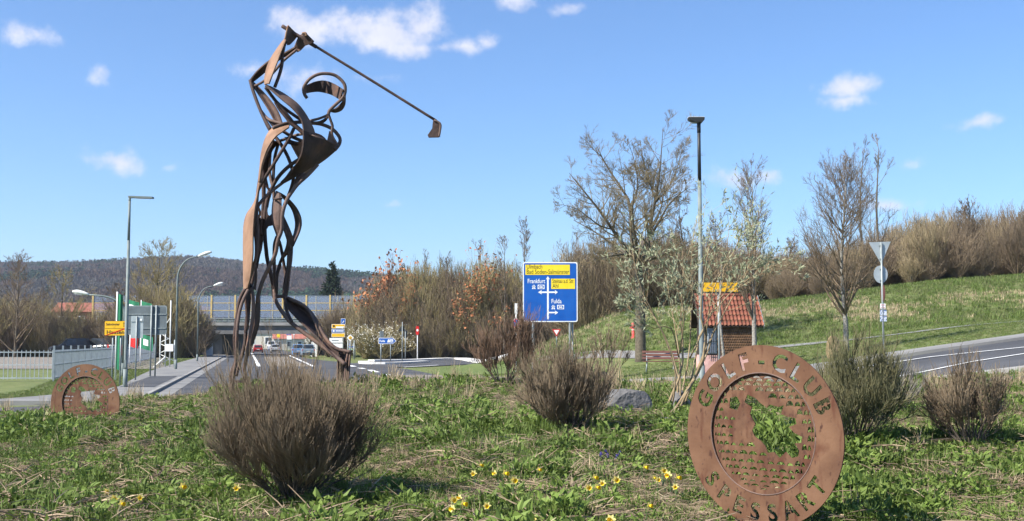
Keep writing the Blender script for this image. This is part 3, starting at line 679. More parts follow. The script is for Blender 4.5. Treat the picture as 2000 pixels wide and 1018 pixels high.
def make_disc(label, loc, rz, rad):
    rng = np.random.default_rng(11)
    t = thing('club_disc', label, 'sign', loc, rz)
    s = rad / 175.0
    loops = [circ(rad)]
    bridges = []
    def ring_text(word, mid_deg, step, r_base, size, top=True):
        n = len(word)
        for i, ch in enumerate(word):
            if ch == ' ': continue
            a = R(mid_deg + ((n - 1) / 2 - i) * step * (1 if top else -1))
            rot = a - math.pi / 2 if top else a + math.pi / 2
            for lp in letter_loops(ch, size):
                pts = []
                for x, y in lp:
                    rr = r_base * s
                    X, Y = x * math.cos(rot) - y * math.sin(rot), x * math.sin(rot) + y * math.cos(rot)
                    pts.append((X + rr * math.cos(a), Y + rr * math.sin(a)))
                loops.append(pts)
            if ch in 'OBPAR':
                bridges.append((a, rot, ch))
    ring_text('GOLF-CLUB', 89, 16.0, 131, 46 * s, True)
    ring_text('SPESSART', 271, 15.0, 163, 46 * s, False)
    # the ball: opening with the dimpled plate set into it
    rb = 117 * s
    loops.append(circ(rb, 80, 0, 4 * s))
    flat_cut('ring_plate', loops, .012, m_disc, t)
    ball = [circ(rb + 2 * s, 80, 0, 4 * s)]
    hole = [(-28, 72), (-12, 66), (-4, 58), (8, 50), (14, 56), (30, 52), (40, 56), (34, 40), (46, 36), (60, 34), (62, 24), (48, 18), (58, 8), (72, 2), (70, -8), (58, -10), (66, -22), (64, -32), (52, -36), (42, -26), (30, -38), (20, -28), (8, -30), (4, -18), (-4, -10), (-16, -2), (-20, 8), (-14, 20), (-20, 30), (-24, 38), (-20, 50), (-34, 58)]
    hole = [(x * 1.2, y * 1.08) for x, y in hole]
    hole2 = [(-74, 70), (-58, 74), (-50, 60), (-58, 46), (-76, 50)]
    ball.append([(x * s, y * s) for x, y in hole]); ball.append([(x * s, y * s) for x, y in hole2])
    from mathutils.geometry import intersect_point_quad_2d
    def fine(h):
        h = np.array(h, float); return np.concatenate([h * (1 - u) + np.roll(h, -1, 0) * u for u in (0, .34, .67)]).reshape(3, -1, 2).transpose(1, 0, 2).reshape(-1, 2)
    hp = fine(hole); hp2 = fine(hole2)
    def inside(px, py):
        for q in (hp, hp2):
            if q[:, 0].min() - 8 < px < q[:, 0].max() + 8 and q[:, 1].min() - 7 < py < q[:, 1].max() + 8:
                if np.hypot(q[:, 0] - px, q[:, 1] - py).min() < 10.5: return True
                c = False; j = len(q) - 1
                for i in range(len(q)):
                    if (q[i, 1] > py) != (q[j, 1] > py) and px < (q[j, 0] - q[i, 0]) * (py - q[i, 1]) / (q[j, 1] - q[i, 1]) + q[i, 0]: c = not c
                    j = i
                if c: return True
        return False
    for row in np.arange(-1.3, 1.31, .15):
        y = 112 * math.sin(row) + 4; hw = math.sqrt(max(0, 112 ** 2 - (y - 4) ** 2)); n = max(1, int(hw * 2 / 15.5))
        for i in range(n):
            u = (i + .5 + .25 * (int(row * 100) % 2)) / n * 2 - 1
            x = hw * math.sin(u * 1.45)
            if inside(x, y): continue
            if -58 < x < 0 and -22 < y < 48: continue
            w = 6.2 * math.cos(u * 1.3) + 1.4; h = 5.4 * math.cos(row) + 1.4
            if math.hypot(x, y - 4) > 110: continue
            k = rng.uniform(.8, 1.25)
            if y > 50 or x > 62: w, h = w * 1.2, h * 1.5
            w = min(w * k * 1.15, .45 * hw * 2.9 * math.cos(u * 1.45) / n); h = min(h * k * 1.2, .80 * 112 * .15 * math.cos(row)); k = 1.0
            if w < 1.2 or math.hypot(abs(x) + w, y - 4) > 112: continue
            top = [(x + w * k * math.cos(a), y + h * k * math.sin(a)) for a in np.linspace(.1, math.pi - .1, 7)]
            bot = [(x + w * k * math.cos(a), y + h * k * .22 * math.sin(a) - .3) for a in np.linspace(math.pi - .1, .1, 5)]
            ball.append([(q[0] * s, q[1] * s) for q in top + bot])
    bo = flat_cut('ball_plate', ball, .008, m_ball, t); bo.location = (0, .016, 0)
    # welded rim of the ball, bridges that hold the letter centres, foot
    a = np.linspace(0, 2 * math.pi, 61)
    Geo().tube([(rb * math.cos(q), -.004, rb * math.sin(q) + 4 * s) for q in a], .006, 6).build('ball_rim', m_rust3, t, smooth=True)
    for a_, rot, ch in bridges:
        rr = (147 if a_ < math.pi else 147) * s
        c = Vector((rr * math.cos(a_), 0.002, rr * math.sin(a_)))
        m3 = Matrix.Rotation(-rot, 3, 'Y')
        Geo().box(c, (.007, .007, 36 * s), rot=m3).build('letter_bridge', m_disc, t)
    fw = 52 * s
    Geo().box((0, .0, -rad - .08), (fw * 2 * .9, .0118, .24), taper=1.1).build('foot', m_disc, t)
    return t
dY = 8.25
dc = P(1488, 851, dY)
disc_r = 175 * dY / F
make_disc('large rusty round steel plate with cut-out lettering at lower right', (dc.x, dY, dc.z), R(-45), disc_r)
dl = P(166, 788, 17.4)
make_disc('rusty round steel plate half hidden on the far left of the mound', (dl.x, 17.4, dl.z), R(-14), .60)
# ================================================================== lamps, signs, bridge, buildings
m_pole = mat('galvanised_steel', (.22, .25, .25), (.30, .33, .33), rough=.5, scale=4, metal=.25)
m_polec = mat('grey_green_pole', (.13, .16, .155), (.19, .22, .21), rough=.55, scale=3)
m_white = mat('white_paint', (.74, .74, .72), (.82, .82, .80), rough=.5, scale=5)
m_lampw = mat('lamp_housing', (.60, .60, .56), (.70, .70, .66), rough=.45, scale=8)
m_dark = mat('dark_metal', (.03, .032, .034), rough=.5)
m_yel = mat('sign_yellow', (.82, .60, .02), (.86, .66, .04), rough=.45, scale=2)
m_amb = mat('sign_amber', (.80, .42, .01), (.85, .48, .02), rough=.45, scale=2)
m_blue = mat('sign_blue', (.006, .085, .37), (.012, .11, .43), rough=.42, scale=1.5)
m_blk = mat('sign_black', (.02, .02, .02), rough=.5)
m_red = mat('sign_red', (.55, .02, .015), rough=.45)
m_back = mat('sign_back', (.33, .37, .38), (.41, .45, .46), rough=.5, scale=3, metal=.2)
m_backd = mat('sign_back_dark', (.11, .13, .14), (.155, .18, .19), rough=.55, scale=2, metal=.2)
m_lens = mat_glass('lamp_lens', (.5, .5, .45), .6)

def base(px, py, Y=None):
    if Y is None:
        q = hit(px, py); return Vector(q)
    q = P(px, py, Y); return Vector((q.x, Y, Gz(q.x, Y)))
def lamp_led(label, b, H, d):
    t = thing('street_lamp', label, 'street lamp', b, group='street lamps of the roundabout')
    Geo().tube([(0, 0, -.2), (0, 0, .9)], .095, 12).build('base_sleeve', m_polec, t, smooth=True)
    Geo().tube([(0, 0, .9), (0, 0, 1.0), (0, 0, H * .78)], [.09, .075, .062], 12).build('pole', m_polec, t, smooth=True)
    Geo().tube([(0, 0, H * .78), (0, 0, H - .1)], [.058, .05], 12).build('upper_pole', m_polec if d < 0 else m_dark, t, smooth=True)
    Geo().box((0, -.064, 1.1), (.09, .02, .35)).build('hatch', m_polec, t)
    return t
# tall lamp behind the right disc
Yl = 35.0; b = base(1371, 748, Yl)
Hh = P(1362, 238, Yl).z - b.z
t = lamp_led('tall grey lamp post with flat dark head standing in front of the small hut', b, Hh, 1)
g = Geo()
for y0, z0, w0, y1, z1, w1 in ((-.03, 0, 1, 0, 0, 1),): pass
prof = [(-.34, .10), (-.30, .02), (-.12, -.05), (.10, -.05), (.16, .02), (.16, .10)]
g.add([(x, w, Hh + .02 + z) for w in (-.16, .16) for x, z in prof], [np.arange(6)[None, ::-1], np.arange(6)[None] + 6, np.array([[i, (i + 1) % 6, (i + 1) % 6 + 6, i + 6] for i in range(6)])])
g.build('lamp_head', m_dark, t)
Geo().box((-.09, 0, Hh + .13), (.5, .30, .012)).build('lamp_lid', m_lampw, t)
Geo().box((-.12, 0, Hh - .035), (.22, .22, .012)).build('lens', m_lens, t)
Geo().tube([(0, 0, Hh - .35), (0, 0, Hh)], .06, 10).build('spigot', m_dark, t, smooth=True)
# flat LED lamp, left
Yl = 47.0; b = base(244, 764, Yl); Hh = P(249, 388, Yl).z - b.z
t = lamp_led('tall grey post with thin flat lamp arm at the left pavement edge', b, Hh, -1)
Geo().tube([(0, 0, Hh - .15), (0, 0, Hh + .06)], .05, 10).build('spigot', m_polec, t, smooth=True)
Geo().box((.48, 0, Hh + .05), (1.0, .30, .07), rot=Matrix.Rotation(R(2), 3, 'Y')).build('lamp_head', m_polec, t)
Geo().box((.55, 0, Hh + .005), (.6, .22, .012), rot=Matrix.Rotation(R(2), 3, 'Y')).build('lens', m_lens, t)
def xat_(px, Y): return (px - 1000) / F * Y
def lamp_arc(label, b, H, reach, k):
    t = thing('street_lamp', label, 'street lamp', b, group='street lamps of the roundabout')
    Geo().tube([(0, 0, -.2), (0, 0, .8)], .10, 12).build('base_sleeve', m_polec, t, smooth=True)
    pts = [(0, 0, .8), (0, 0, H * .78)] + [(reach * .8 * (1 - math.cos(a)) * 1.0, 0, H * .78 + (H * .19) * math.sin(a)) for a in np.linspace(.2, 1.45, 8)] + [(reach, 0, H * .98)]
    Geo().tube(pts, np.linspace(.075, .04, len(pts)), 10).build('pole', m_polec, t, smooth=True)
    g = Geo()
    e = spline([(reach - .1, H * .975, .05), (reach + .1, H * .985, .10), (reach + .55, H * 1.005, .13), (reach + .85, H * 1.012, .06)], 10)
    g.tube([(p[0], 0, p[1] + .03) for p in e], e[:, 2], 10)
    g.build('lamp_head', m_lampw, t, smooth=True)
    Geo().box((reach + .5, 0, H * .985), (.5, .16, .06), rot=Matrix.Rotation(R(-6), 3, 'Y')).build('lens', m_lens, t)
    return t
Yl = 79.0; b = base(343, 726, Yl); lamp_arc('grey curved lamp post with pale cobra head, nearer of two on the left pavement', b, P(400, 496, Yl).z - b.z, 1.5, 0)
Yl = 113.0; b = base(385, 709, Yl); lamp_arc('grey curved lamp post with pale head closest to the bridge', b, P(420, 555, Yl).z - b.z, 1.6, 0)
Yl = 66.0; b = base(255, 735, Yl); b = Vector((xat_(243, Yl), Yl, 0.0))
t = lamp_arc('curved lamp post behind the yard fence with its arm reaching left', b, 4.9, 2.2, 0); t.rotation_euler = (0, 0, math.pi)
for Yl, px, H in ((196, 418, 7.5), (215, 529, 6.8)):
    b = base(px, 690, Yl); lamp_arc(['thin lamp post standing beneath the bridge edge on the left', 'small curved lamp post seen through the underpass beside the white van'][Yl > 200], b, min(H, 4.6 if Yl > 200 else H), 1.2, 0)

def sheet(t, pts, name, m, y=0.0, th=.02, parent=None):
    """flat plate given by an outline in x,z"""
    n = len(pts); i = np.arange(n); j = np.roll(i, -1)
    v = np.array([(x, y, z) for x, z in pts] + [(x, y + th, z) for x, z in pts])
    return Geo().add(v, [i[None], i[None, ::-1] + n, np.stack([j, i, i + n, j + n], 1)]).build(name, m, parent or t)
def rrect(x0, x1, z0, z1, r, n=5):
    o = []
    for cx_, cz, a in ((x1 - r, z1 - r, 0), (x0 + r, z1 - r, 90), (x0 + r, z0 + r, 180), (x1 - r, z0 + r, 270)):
        o += [(cx_ + r * math.cos(R(a + 90 * k / n)), cz + r * math.sin(R(a + 90 * k / n))) for k in range(n + 1)]
    return o[::-1]
def words(t, s, x, z, size, m, y=-.012, bold=0.0, fit=None, align='LEFT'):
    me = text_mesh(s, size, m, bold, align)
    o = link('lettering', me, t); o.rotation_euler = (math.pi / 2, 0, 0); o.location = (x, y, z)
    if fit:
        xs_ = [v.co.x for v in me.vertices]; w = max(xs_) - min(xs_); o.scale = (fit / w, 1, 1)
    return o
def post(t, x, z0, z1, r=.04, name='post', m=None, y=.08):
    return Geo().tube([(x, y, z0), (x, y, z1)], r, 10).build(name, m or m_pole, t, smooth=True)

# ---- big blue direction sign
YB = 53.0; k = YB / F
bb = base(1075, 740, YB)
t = thing('direction_sign', 'large blue road direction sign with yellow panels and white arrows', 'road sign', bb)
zb = P(1075, 629, YB).z - bb.z; W, Hs = 107 * k, 117 * k
def bx_(px): return (px - 1074.5) * k
def bz_(py): return zb + (629 - py) * k
sheet(t, rrect(-W / 2, W / 2, zb, zb + Hs, .09), 'border', m_white, 0, .03)
sheet(t, rrect(-W / 2 + .05, W / 2 - .05, zb + .05, zb + Hs - .05, .07), 'panel', m_blue, -.004, .01)
def box2(px0, px1, py0, py1, nm, m, y): return sheet(t, [(bx_(px0), bz_(py1)), (bx_(px1), bz_(py1)), (bx_(px1), bz_(py0)), (bx_(px0), bz_(py0))], nm, m, y, .006)
box2(1026, 1113, 517, 537, 'yellow_panel', m_yel, -.010)
box2(1076.5, 1123, 544.5, 564.5, 'yellow_panel', m_yel, -.010)
words(t, 'Ulmbach', bx_(1028), bz_(525), .30, m_blk, -.013, .0, fit=30.5 * k)
words(t, 'Bad Soden-Salmünster', bx_(1028), bz_(535), .30, m_blk, -.013, .0, fit=83 * k)
words(t, 'Steinau a.d. Str.', bx_(1078.5), bz_(553), .29, m_blk, -.013, .0, fit=42.5 * k)
words(t, 'Ahl', bx_(1079), bz_(562.5), .29, m_blk, -.013, .0, fit=11.5 * k)
words(t, 'Frankfurt', bx_(1030), bz_(553.2), .29, m_white, -.008, .003, fit=34 * k)
words(t, 'Fulda', bx_(1076.5), bz_(592.5), .29, m_white, -.008, .003, fit=19.5 * k)
def wsh(pts, nm='arrow'): return sheet(t, [(bx_(x), bz_(y)) for x, y in pts][::-1], nm, m_white, -.008, .003)
wsh([(1068.3, 624), (1071.7, 624), (1071.7, 545), (1074, 546), (1070, 539.5), (1066, 546), (1068.3, 545)])
wsh([(1071.6, 569.5), (1084.5, 569.5), (1083.5, 566.5), (1089.5, 571), (1083.5, 575.5), (1084.5, 572.5), (1071.6, 572.5)])
wsh([(1068.4, 569.5), (1057, 569.5), (1058, 566.5), (1051, 571), (1058, 575.5), (1057, 572.5), (1068.4, 572.5)])
wsh([(1071.6, 609.3), (1084.5, 609.3), (1083.5, 606.5), (1090, 610.7), (1083.5, 615), (1084.5, 612), (1071.6, 612)])
def autobahn(cx_, cy_):
    # white motorway pictogram and numbered shield
    for sx in (-1, 1):
        wsh([(cx_ + sx * .5, cy_ + 4.2), (cx_ + sx * 4, cy_ + 4.2), (cx_ + sx * 2, cy_ + .5), (cx_ + sx * 1.8, cy_ - 4), (cx_ + sx * .5, cy_ - 4)][::sx], 'motorway_symbol')
    wsh([(cx_ - 3.6, cy_ - .4), (cx_ - 3.6, cy_ - 1.6), (cx_ + 3.6, cy_ - 1.6), (cx_ + 3.6, cy_ - .4)][::-1], 'motorway_symbol')
    x0, x1, y0, y1 = cx_ + 7.5, cx_ + 21, cy_ - 4.2, cy_ + 4.2
    wsh([(x0, y0), (x1, y0), (x1, y1), (x0, y1)], 'shield')
    sheet(t, [(bx_(x0 + 1), bz_(cy_)), (bx_(x0 + 3), bz_(y1 - 1)), (bx_(x1 - 3), bz_(y1 - 1)), (bx_(x1 - 1), bz_(cy_)), (bx_(x1 - 3), bz_(y0 + 1)), (bx_(x0 + 3), bz_(y0 + 1))], 'shield_field', m_blue, -.010, .003)
    words(t, '66', bx_(x0 + 3.4), bz_(cy_ + 2.2), .17, m_white, -.014, .006, fit=6.6 * k)
autobahn(1042.5, 560.5); autobahn(1080.5, 600)
for x in (1041, 1113):
    post(t, bx_(x), -.3, zb + Hs - .2, .06)
post(t, bx_(1119), -.3, zb + .3, .04, 'brace', y=.5)
Geo().box((0, .05, zb + .5), (W - .3, .04, .06)).build('rail', m_pole, t); Geo().box((0, .05, zb + Hs - .5), (W - .3, .04, .06)).build('rail', m_pole, t)

# ---- yellow town sign, left
YT = 52.0; k = YT / F; b = base(222, 755, YT)
t = thing('town_sign', 'yellow town sign reading Salmünster and crossed-out Hausen beside the left lamp', 'road sign', b)
zt = P(222, 656, YT).z - b.z
Wt, Ht = 42 * k, 29 * k
sheet(t, rrect(-Wt / 2, Wt / 2, zt, zt + Ht, .05), 'border', m_blk, 0, .03)
sheet(t, rrect(-Wt / 2 + .015, Wt / 2 - .015, zt + .015, zt + Ht - .015, .045), 'panel', m_amb, -.004, .01)
Geo().box((0, -.008, zt + Ht * .49), (Wt - .06, .004, .012)).build('rule', m_blk, t)
words(t, 'Salmünster', -Wt / 2 + .07, zt + Ht * .70, .16, m_blk, -.008, .003, fit=27 * k)
words(t, '1 km', -.11, zt + Ht * .56, .07, m_blk, -.008, fit=5 * k)
words(t, 'Hausen', -Wt / 2 + .10, zt + Ht * .12, .25, m_blk, -.008, .005, fit=34 * k)
sheet(t, [(Wt / 2 - .11, zt + Ht * .58), (Wt / 2 - .08, zt + Ht * .58), (Wt / 2 - .08, zt + Ht * .84), (Wt / 2 - .05, zt + Ht * .82), (Wt / 2 - .095, zt + Ht * .93), (Wt / 2 - .14, zt + Ht * .82), (Wt / 2 - .11, zt + Ht * .84)], 'arrow', m_blk, -.008, .003)
sheet(t, [(-Wt / 2 + .03, zt + .02), (-Wt / 2 + .13, zt + .02), (Wt / 2 - .03, zt + Ht * .45), (Wt / 2 - .03, zt + Ht * .53)], 'red_stripe', m_red, -.012, .003)
for x in (-.12, .25): post(t, x, -.3, zt + Ht - .05, .035)

# ---- large sign seen from behind, left
YK = 62.0; k = YK / F; b = base(288, 733, YK)
t = thing('direction_sign', 'large grey back of a road sign on two posts beyond the left lamp', 'road sign', b)
z0, z1 = P(288, 654, YK).z - b.z, P(288, 597, YK).z - b.z
x0, x1 = (240 - 288) * k, (323 - 288) * k
sheet(t, rrect(x0, x1, z0, z1, .12), 'border', m_pole, 0, .03)
sheet(t, rrect(x0 + .05, x1 - .05, z0 + .05, z1 - .05, .1), 'panel', m_backd, -.004, .01)
for zz in (z0 + .22 * (z1 - z0), z0 + .70 * (z1 - z0)): Geo().box(((x0 + x1) / 2, -.02, zz), (x1 - x0 - .06, .03, .05)).build('rail', m_pole, t)
for px in (294, 303): post(t, (px - 288) * k, -.2, z1 + .02, .045, y=-.07 if px < 300 else -.05)
YK = 56.0; k = YK / F; b = base(265, 742, YK)
t = thing('small_sign', 'smaller grey sign back standing in front of the large sign back', 'road sign', b)
z0, z1 = P(265, 661, YK).z - b.z, P(265, 617, YK).z - b.z
sheet(t, rrect(-12 * k, 12 * k, z0, z1, .05), 'panel', m_back, 0, .02)
Geo().box((0, -.012, z0 + .74 * (z1 - z0)), (23 * k, .02, .03)).build('rail', m_pole, t)
post(t, 0, -.2, z1 - .02, .035, y=-.05)
Geo().box((.19, -.012, z1 - .2), (.12, .006, .09)).build('sticker', m_white, t)

# ---- give-way post seen from behind, right
YG = 38.0; k = YG / F; b = base(1724, 693, YG)
t = thing('give_way_post', 'sign post with pale backs of a triangle and a round sign at right', 'road sign', b)
def gz(py): return P(1722, py, YG).z - b.z
def gx(px): return (px - 1722) * k
tri = [(gx(1700), gz(473.5)), (gx(1743), gz(472)), (gx(1723.5), gz(516))]
sheet(t, tri[::-1], 'triangle_plate', m_back, 0, .015)
sheet(t, [(gx(1722) + 13.6 * k * math.cos(a), gz(536) + 17.4 * k * math.sin(a)) for a in np.linspace(0, 2 * math.pi, 28, endpoint=False)][::-1], 'round_plate', m_back, 0, .015)
o = Geo().tube([(.02, 0, gz(573)), (-.0, 0, gz(573))], .29, 20).build('edge_on_plate', mat('red_brown_plate', (.10, .035, .03), rough=.6), t)
o.location = (gx(1724.5), .0, 0); o.rotation_euler = (0, 0, R(-4))
Geo().box((gx(1723.5), -.055, gz(598)), (10.5 * k, .012, 9.5 * k)).build('small_label', m_white, t)
Geo().box((gx(1723.5), -.063, gz(600.5)), (8 * k, .004, .8 * k)).build('label_line', m_red, t)
Geo().box((gx(1723.5), -.063, gz(596)), (6.5 * k, .004, 1.2 * k)).build('label_line', m_red, t)
for py in (610.5, 622.5):
    p_ = Geo().box((gx(1724), -.055, gz(py)), (13 * k, .012, 11 * k)).build('blue_label', mat('label_blue', (.10, .15, .28), (.6, .63, .7), rough=.5, scale=14, lo=.45, hi=.55), t)
post(t, gx(1723.5), -.3, gz(474), .033, y=-.035)
for py in (480, 506, 526, 548): Geo().box((gx(1723), -.03, gz(py)), (.12, .05, .03)).build('clamp', m_pole, t)

# ---- no-parking sign post near the blue sign
YN = 66.0; k = YN / F; b = base(1008, 720, YN)
t = thing('no_parking_post', 'white post with round blue no-stopping sign left of the large blue sign', 'road sign', b)
def nz_(py): return P(1008, py, YN).z - b.z
post(t, 0, -.2, nz_(593), .04, m=m_white)
def oval(r, sx=.62): return [(r * sx * math.cos(a), nz_(632) + r * math.sin(a)) for a in np.linspace(0, 2 * math.pi, 24, endpoint=False)][::-1]
sheet(t, oval(.31), 'rim', m_white, -.055, .012); sheet(t, oval(.285), 'red_ring', m_red, -.060, .006); sheet(t, oval(.23), 'blue_field', m_blue, -.064, .004)
sheet(t, [(-.11, nz_(632) + .15), (-.08, nz_(632) + .19), (.11, nz_(632) - .15), (.08, nz_(632) - .19)][::-1], 'red_bar', m_red, -.068, .003)
Geo().box((0, -.052, nz_(603)), (.16, .01, .62)).build('top_plate', m_white, t)

# small give-way sign beyond the big one
YN = 78.0; k = YN / F; b = base(1087, 700, YN)
t = thing('give_way_sign', 'small red and white give-way triangle below the large blue sign', 'road sign', b)
zz = P(1087, 648, YN).z - b.z
def tri_(s, y, m, nm): return sheet(t, [(-s, zz + s * .58), (0, zz - s * 1.15), (s, zz + s * .58)], nm, m, y, .006)
tri_(.30, -.05, m_red, 'rim'); tri_(.19, -.056, m_white, 'field'); post(t, 0, -.2, zz + .15, .035, y=-.01)

# ---- slip-road signs
YA = 116.0; k = YA / F; b = base(756, 705, YA)
t = thing('arrow_sign', 'blue arrow-shaped direction sign on two posts on the traffic island', 'road sign', b)
za = P(756, 672, YA).z - b.z; h = 12 * k
def arrow_pts(e): return [(-17 * k + e, za + e), (11 * k, za + e), (18 * k - e * 1.6, za + h / 2), (11 * k, za + h - e), (-17 * k + e, za + h - e)]
sheet(t, arrow_pts(0), 'border', m_white, 0, .03); sheet(t, arrow_pts(.05), 'panel', m_blue, -.006, .01)
words(t, 'Fulda', -15 * k, za + h * .32, .30, m_white, -.012, .008, fit=10.5 * k)
sheet(t, [(0, za + h * .25), (.30, za + h * .25), (.22, za + h * .75), (.08, za + h * .75)], 'motorway_symbol', m_white, -.012, .003)
sheet(t, rrect(5 * k, 11.5 * k, za + h * .25, za + h * .75, .05), 'shield', m_white, -.012, .003)
words(t, '66', 6.3 * k, za + h * .36, .22, m_blue, -.016, .004, fit=4 * k)
for x in (-12 * k, 6.5 * k): post(t, x, -.2, za + h - .05, .05)
YA = 124.0; k = YA / F; b = base(745, 703, YA)
t = thing('sign_panel', 'narrow dark sign panel standing just behind the blue arrow sign', 'road sign', b)
za = P(745, 660, YA).z - b.z
Geo().box((0, 0, za + .35), (8 * k, .04, .8)).build('panel', m_backd, t); Geo().box((-.16, -.025, za + .35), (.08, .02, .8)).build('edge', m_pole, t); post(t, -.1, -.2, za, .04, y=0)
def dark_sign(px, py0, py1, Y, label, tri=True):
    b = base(px, 705, Y); k = Y / F
    t = thing('warning_sign', label, 'road sign', b)
    zt = P(px, py0, Y).z - b.z
    post(t, 0, -.2, zt, .045, y=-.03)
    if tri:
        sheet(t, [(-.36, zt - .95), (.36, zt - .95), (.0, zt - .2)], 'triangle_plate', m_dark, 0, .02)
    else:
        Geo().box((0, 0, zt - .35), (.42, .03, .62)).build('plate', m_dark, t); Geo().box((0, .0, zt - .78), (.30, .03, .22)).build('lower_plate', m_dark, t)
    return t
dark_sign(785.5, 629, 706, 114.0, 'dark triangular sign seen from behind on a tall slim post', True)
dark_sign(791.5, 645, 700, 122.0, 'dark rectangular sign back on a shorter post beside the triangle', False)
YA = 122.0; b = base(815, 701, YA)
t = thing('no_entry_post', 'red sign with white spot on a slim post before the thicket', 'road sign', b)
zt = P(815, 637, YA).z - b.z
post(t, 0, -.2, zt, .05, m=m_white)
sheet(t, rrect(-.17, .17, zt - .95, zt, .12), 'red_plate', m_red, -.06, .02)
sheet(t, [(.11 * math.cos(a), zt - .45 + .13 * math.sin(a)) for a in np.linspace(0, 6.283, 14, endpoint=False)][::-1], 'white_spot', m_white, -.066, .004)

# ---- sign cluster right of the bridge
YC = 140.0; k = YC / F
def board(px0, px1, py0, py1, Y, m, name, label, posts=2, rows=None, z_text=None):
    b = base((px0 + px1) / 2, 697, Y); k = Y / F
    t = thing(name, label, 'road sign', b)
    w = (px1 - px0) * k; z0, z1 = P(px0, py1, Y).z - b.z, P(px0, py0, Y).z - b.z
    if rows is None: rows = [(0, 1, m)]
    for a0, a1, mm in rows:
        sheet(t, rrect(-w / 2, w / 2, z0 + (z1 - z0) * a0 + .02, z0 + (z1 - z0) * a1 - .02, .05), 'board_edge', m_white, 0, .02)
        sheet(t, rrect(-w / 2 + .04, w / 2 - .04, z0 + (z1 - z0) * a0 + .06, z0 + (z1 - z0) * a1 - .06, .04), 'board', mm, -.006, .01)
    for i in range(posts): post(t, (-w / 2 + .2) + i * (w - .4) / max(1, posts - 1), -.2, z1 - .05, .05)
    return t, w, z0, z1
t, w, z0, z1 = board(647, 673, 633, 659, YC, m_amb, 'direction_sign', 'stacked yellow and blue direction boards right of the bridge', rows=[(0, .31, m_amb), (.34, .62, m_blue), (.66, 1, m_amb)])
sheet(t, rrect(-w / 2 + .55, w / 2 - .1, z0 + (z1 - z0) * .70, z0 + (z1 - z0) * .82, .03), 'white_strip', m_white, -.012, .003)
sheet(t, rrect(-w / 2 + .5, w / 2 - .15, z0 + (z1 - z0) * .44, z0 + (z1 - z0) * .52, .03), 'white_strip', m_white, -.012, .003)
sheet(t, rrect(-w / 2 + .15, -w / 2 + .38, z0 + (z1 - z0) * .41, z0 + (z1 - z0) * .55, .03), 'symbol', m_white, -.012, .003)
sheet(t, rrect(-w / 2 + .15, -w / 2 + .40, z0 + (z1 - z0) * .76, z0 + (z1 - z0) * .92, .08), 'symbol', m_blk, -.012, .003)
t, w, z0, z1 = board(665, 674, 622, 634, YC + 2, m_blue, 'motorway_sign', 'small blue sign above the yellow boards', posts=1)
sheet(t, [(-.12, z0 + .2), (.0, z0 + .2), (.15, z0 + .45), (.05, z0 + .5), (-.05, z0 + .35)][::-1], 'white_arrow', m_white, -.012, .003)
t, w, z0, z1 = board(643, 669, 660, 680, YC - 3, m_white, 'white_board', 'white direction board under the stacked yellow boards', rows=[(.5, 1, m_white), (0, .46, m_white)])
sheet(t, rrect(-w / 2 + .3, w / 2 - .5, z0 + (z1 - z0) * .7, z0 + (z1 - z0) * .78, .02), 'grey_strip', m_backd, -.012, .003)
board(681, 697, 659, 684, YC + 4, m_blue, 'blue_board', 'blue board with stacked strips behind the diamond sign', rows=[(0, .14, mat('sign_green', (.03, .25, .08), rough=.5)), (.16, .36, m_blue), (.38, .58, m_blue), (.60, .78, m_blue), (.80, 1, m_blue)])
b = base(684, 698, YC - 6); k = (YC - 6) / F
t = thing('priority_sign', 'yellow and white diamond priority sign right of the bridge', 'road sign', b)
zz = P(684, 660, YC - 6).z - b.z
for s_, m_, y_ in ((.42, m_white, -.06), (.26, m_amb, -.066)):
    sheet(t, [(-s_, zz), (0, zz + s_), (s_, zz), (0, zz - s_)][::-1], 'diamond', m_, y_, .01)
post(t, 0, -.2, zz + .2, .05); post(t, .45, -.2, zz - .3, .09, 'bollard_post', m_pole); post(t, -.3, -.2, zz - .2, .07, 'side_post', m_pole)

# ---- yellow arrow sign half hidden in the shrub
YQ = 41.0; k = YQ / F; b = base(1404, 730, YQ)
t = thing('yellow_arrow_sign', 'yellow arrow sign pointing left, half hidden by silvery shrub leaves', 'road sign', b)
za = P(1404, 571, YQ).z - b.z; h = 20 * k
def ap(e): return [(-40 * k + e * 2, za + h / 2), (-30 * k, za + e), (40 * k - e, za + e), (40 * k - e, za + h - e), (-30 * k, za + h - e)]
sheet(t, ap(0), 'border', m_blk, 0, .03); sheet(t, ap(.02), 'panel', m_amb, -.006, .01)
post(t, 2 * k, -.2, za + h + .12, .04)

# ================================================================== motorway bridge
m_conc = mat('bridge_concrete', (.20, .20, .19), (.30, .295, .28), rough=.9, scale=.6, bump=.3, bscale=8, c3=(.14, .14, .135), detail=9)
m_concd = mat('pier_concrete', (.13, .13, .13), (.19, .19, .185), rough=.9, scale=.8, bump=.3, bscale=8)
br = thing('motorway_bridge', 'concrete motorway bridge crossing the road at the underpass', 'bridge', (-36, 177, 0))
YBR = 169.0
def bz(py): return P(500, py, YBR).z
zd0, zd1, zd2 = bz(646), bz(636), bz(620)
LB, RB = -58.0, -20.0
part(Geo().box(((LB + RB) / 2, 177.5, (zd0 + zd1) / 2), (RB - LB, 15.6, zd1 - zd0)), 'deck', m_conc, br)
part(Geo().box(((LB + RB) / 2, 169.35, (zd1 + bz(630)) / 2 + .02), (RB - LB, .7, bz(630) - zd1)), 'parapet', m_conc, br)
part(Geo().box(((LB + RB) / 2, 185.6, (zd1 + bz(630)) / 2 + .02), (RB - LB, .7, bz(630) - zd1)), 'parapet', m_conc, br)
part(Geo().box(((LB + RB) / 2, 169.75, zd0 - .22), (RB - LB - .2, .9, .55)), 'edge_beam', m_concd, br)
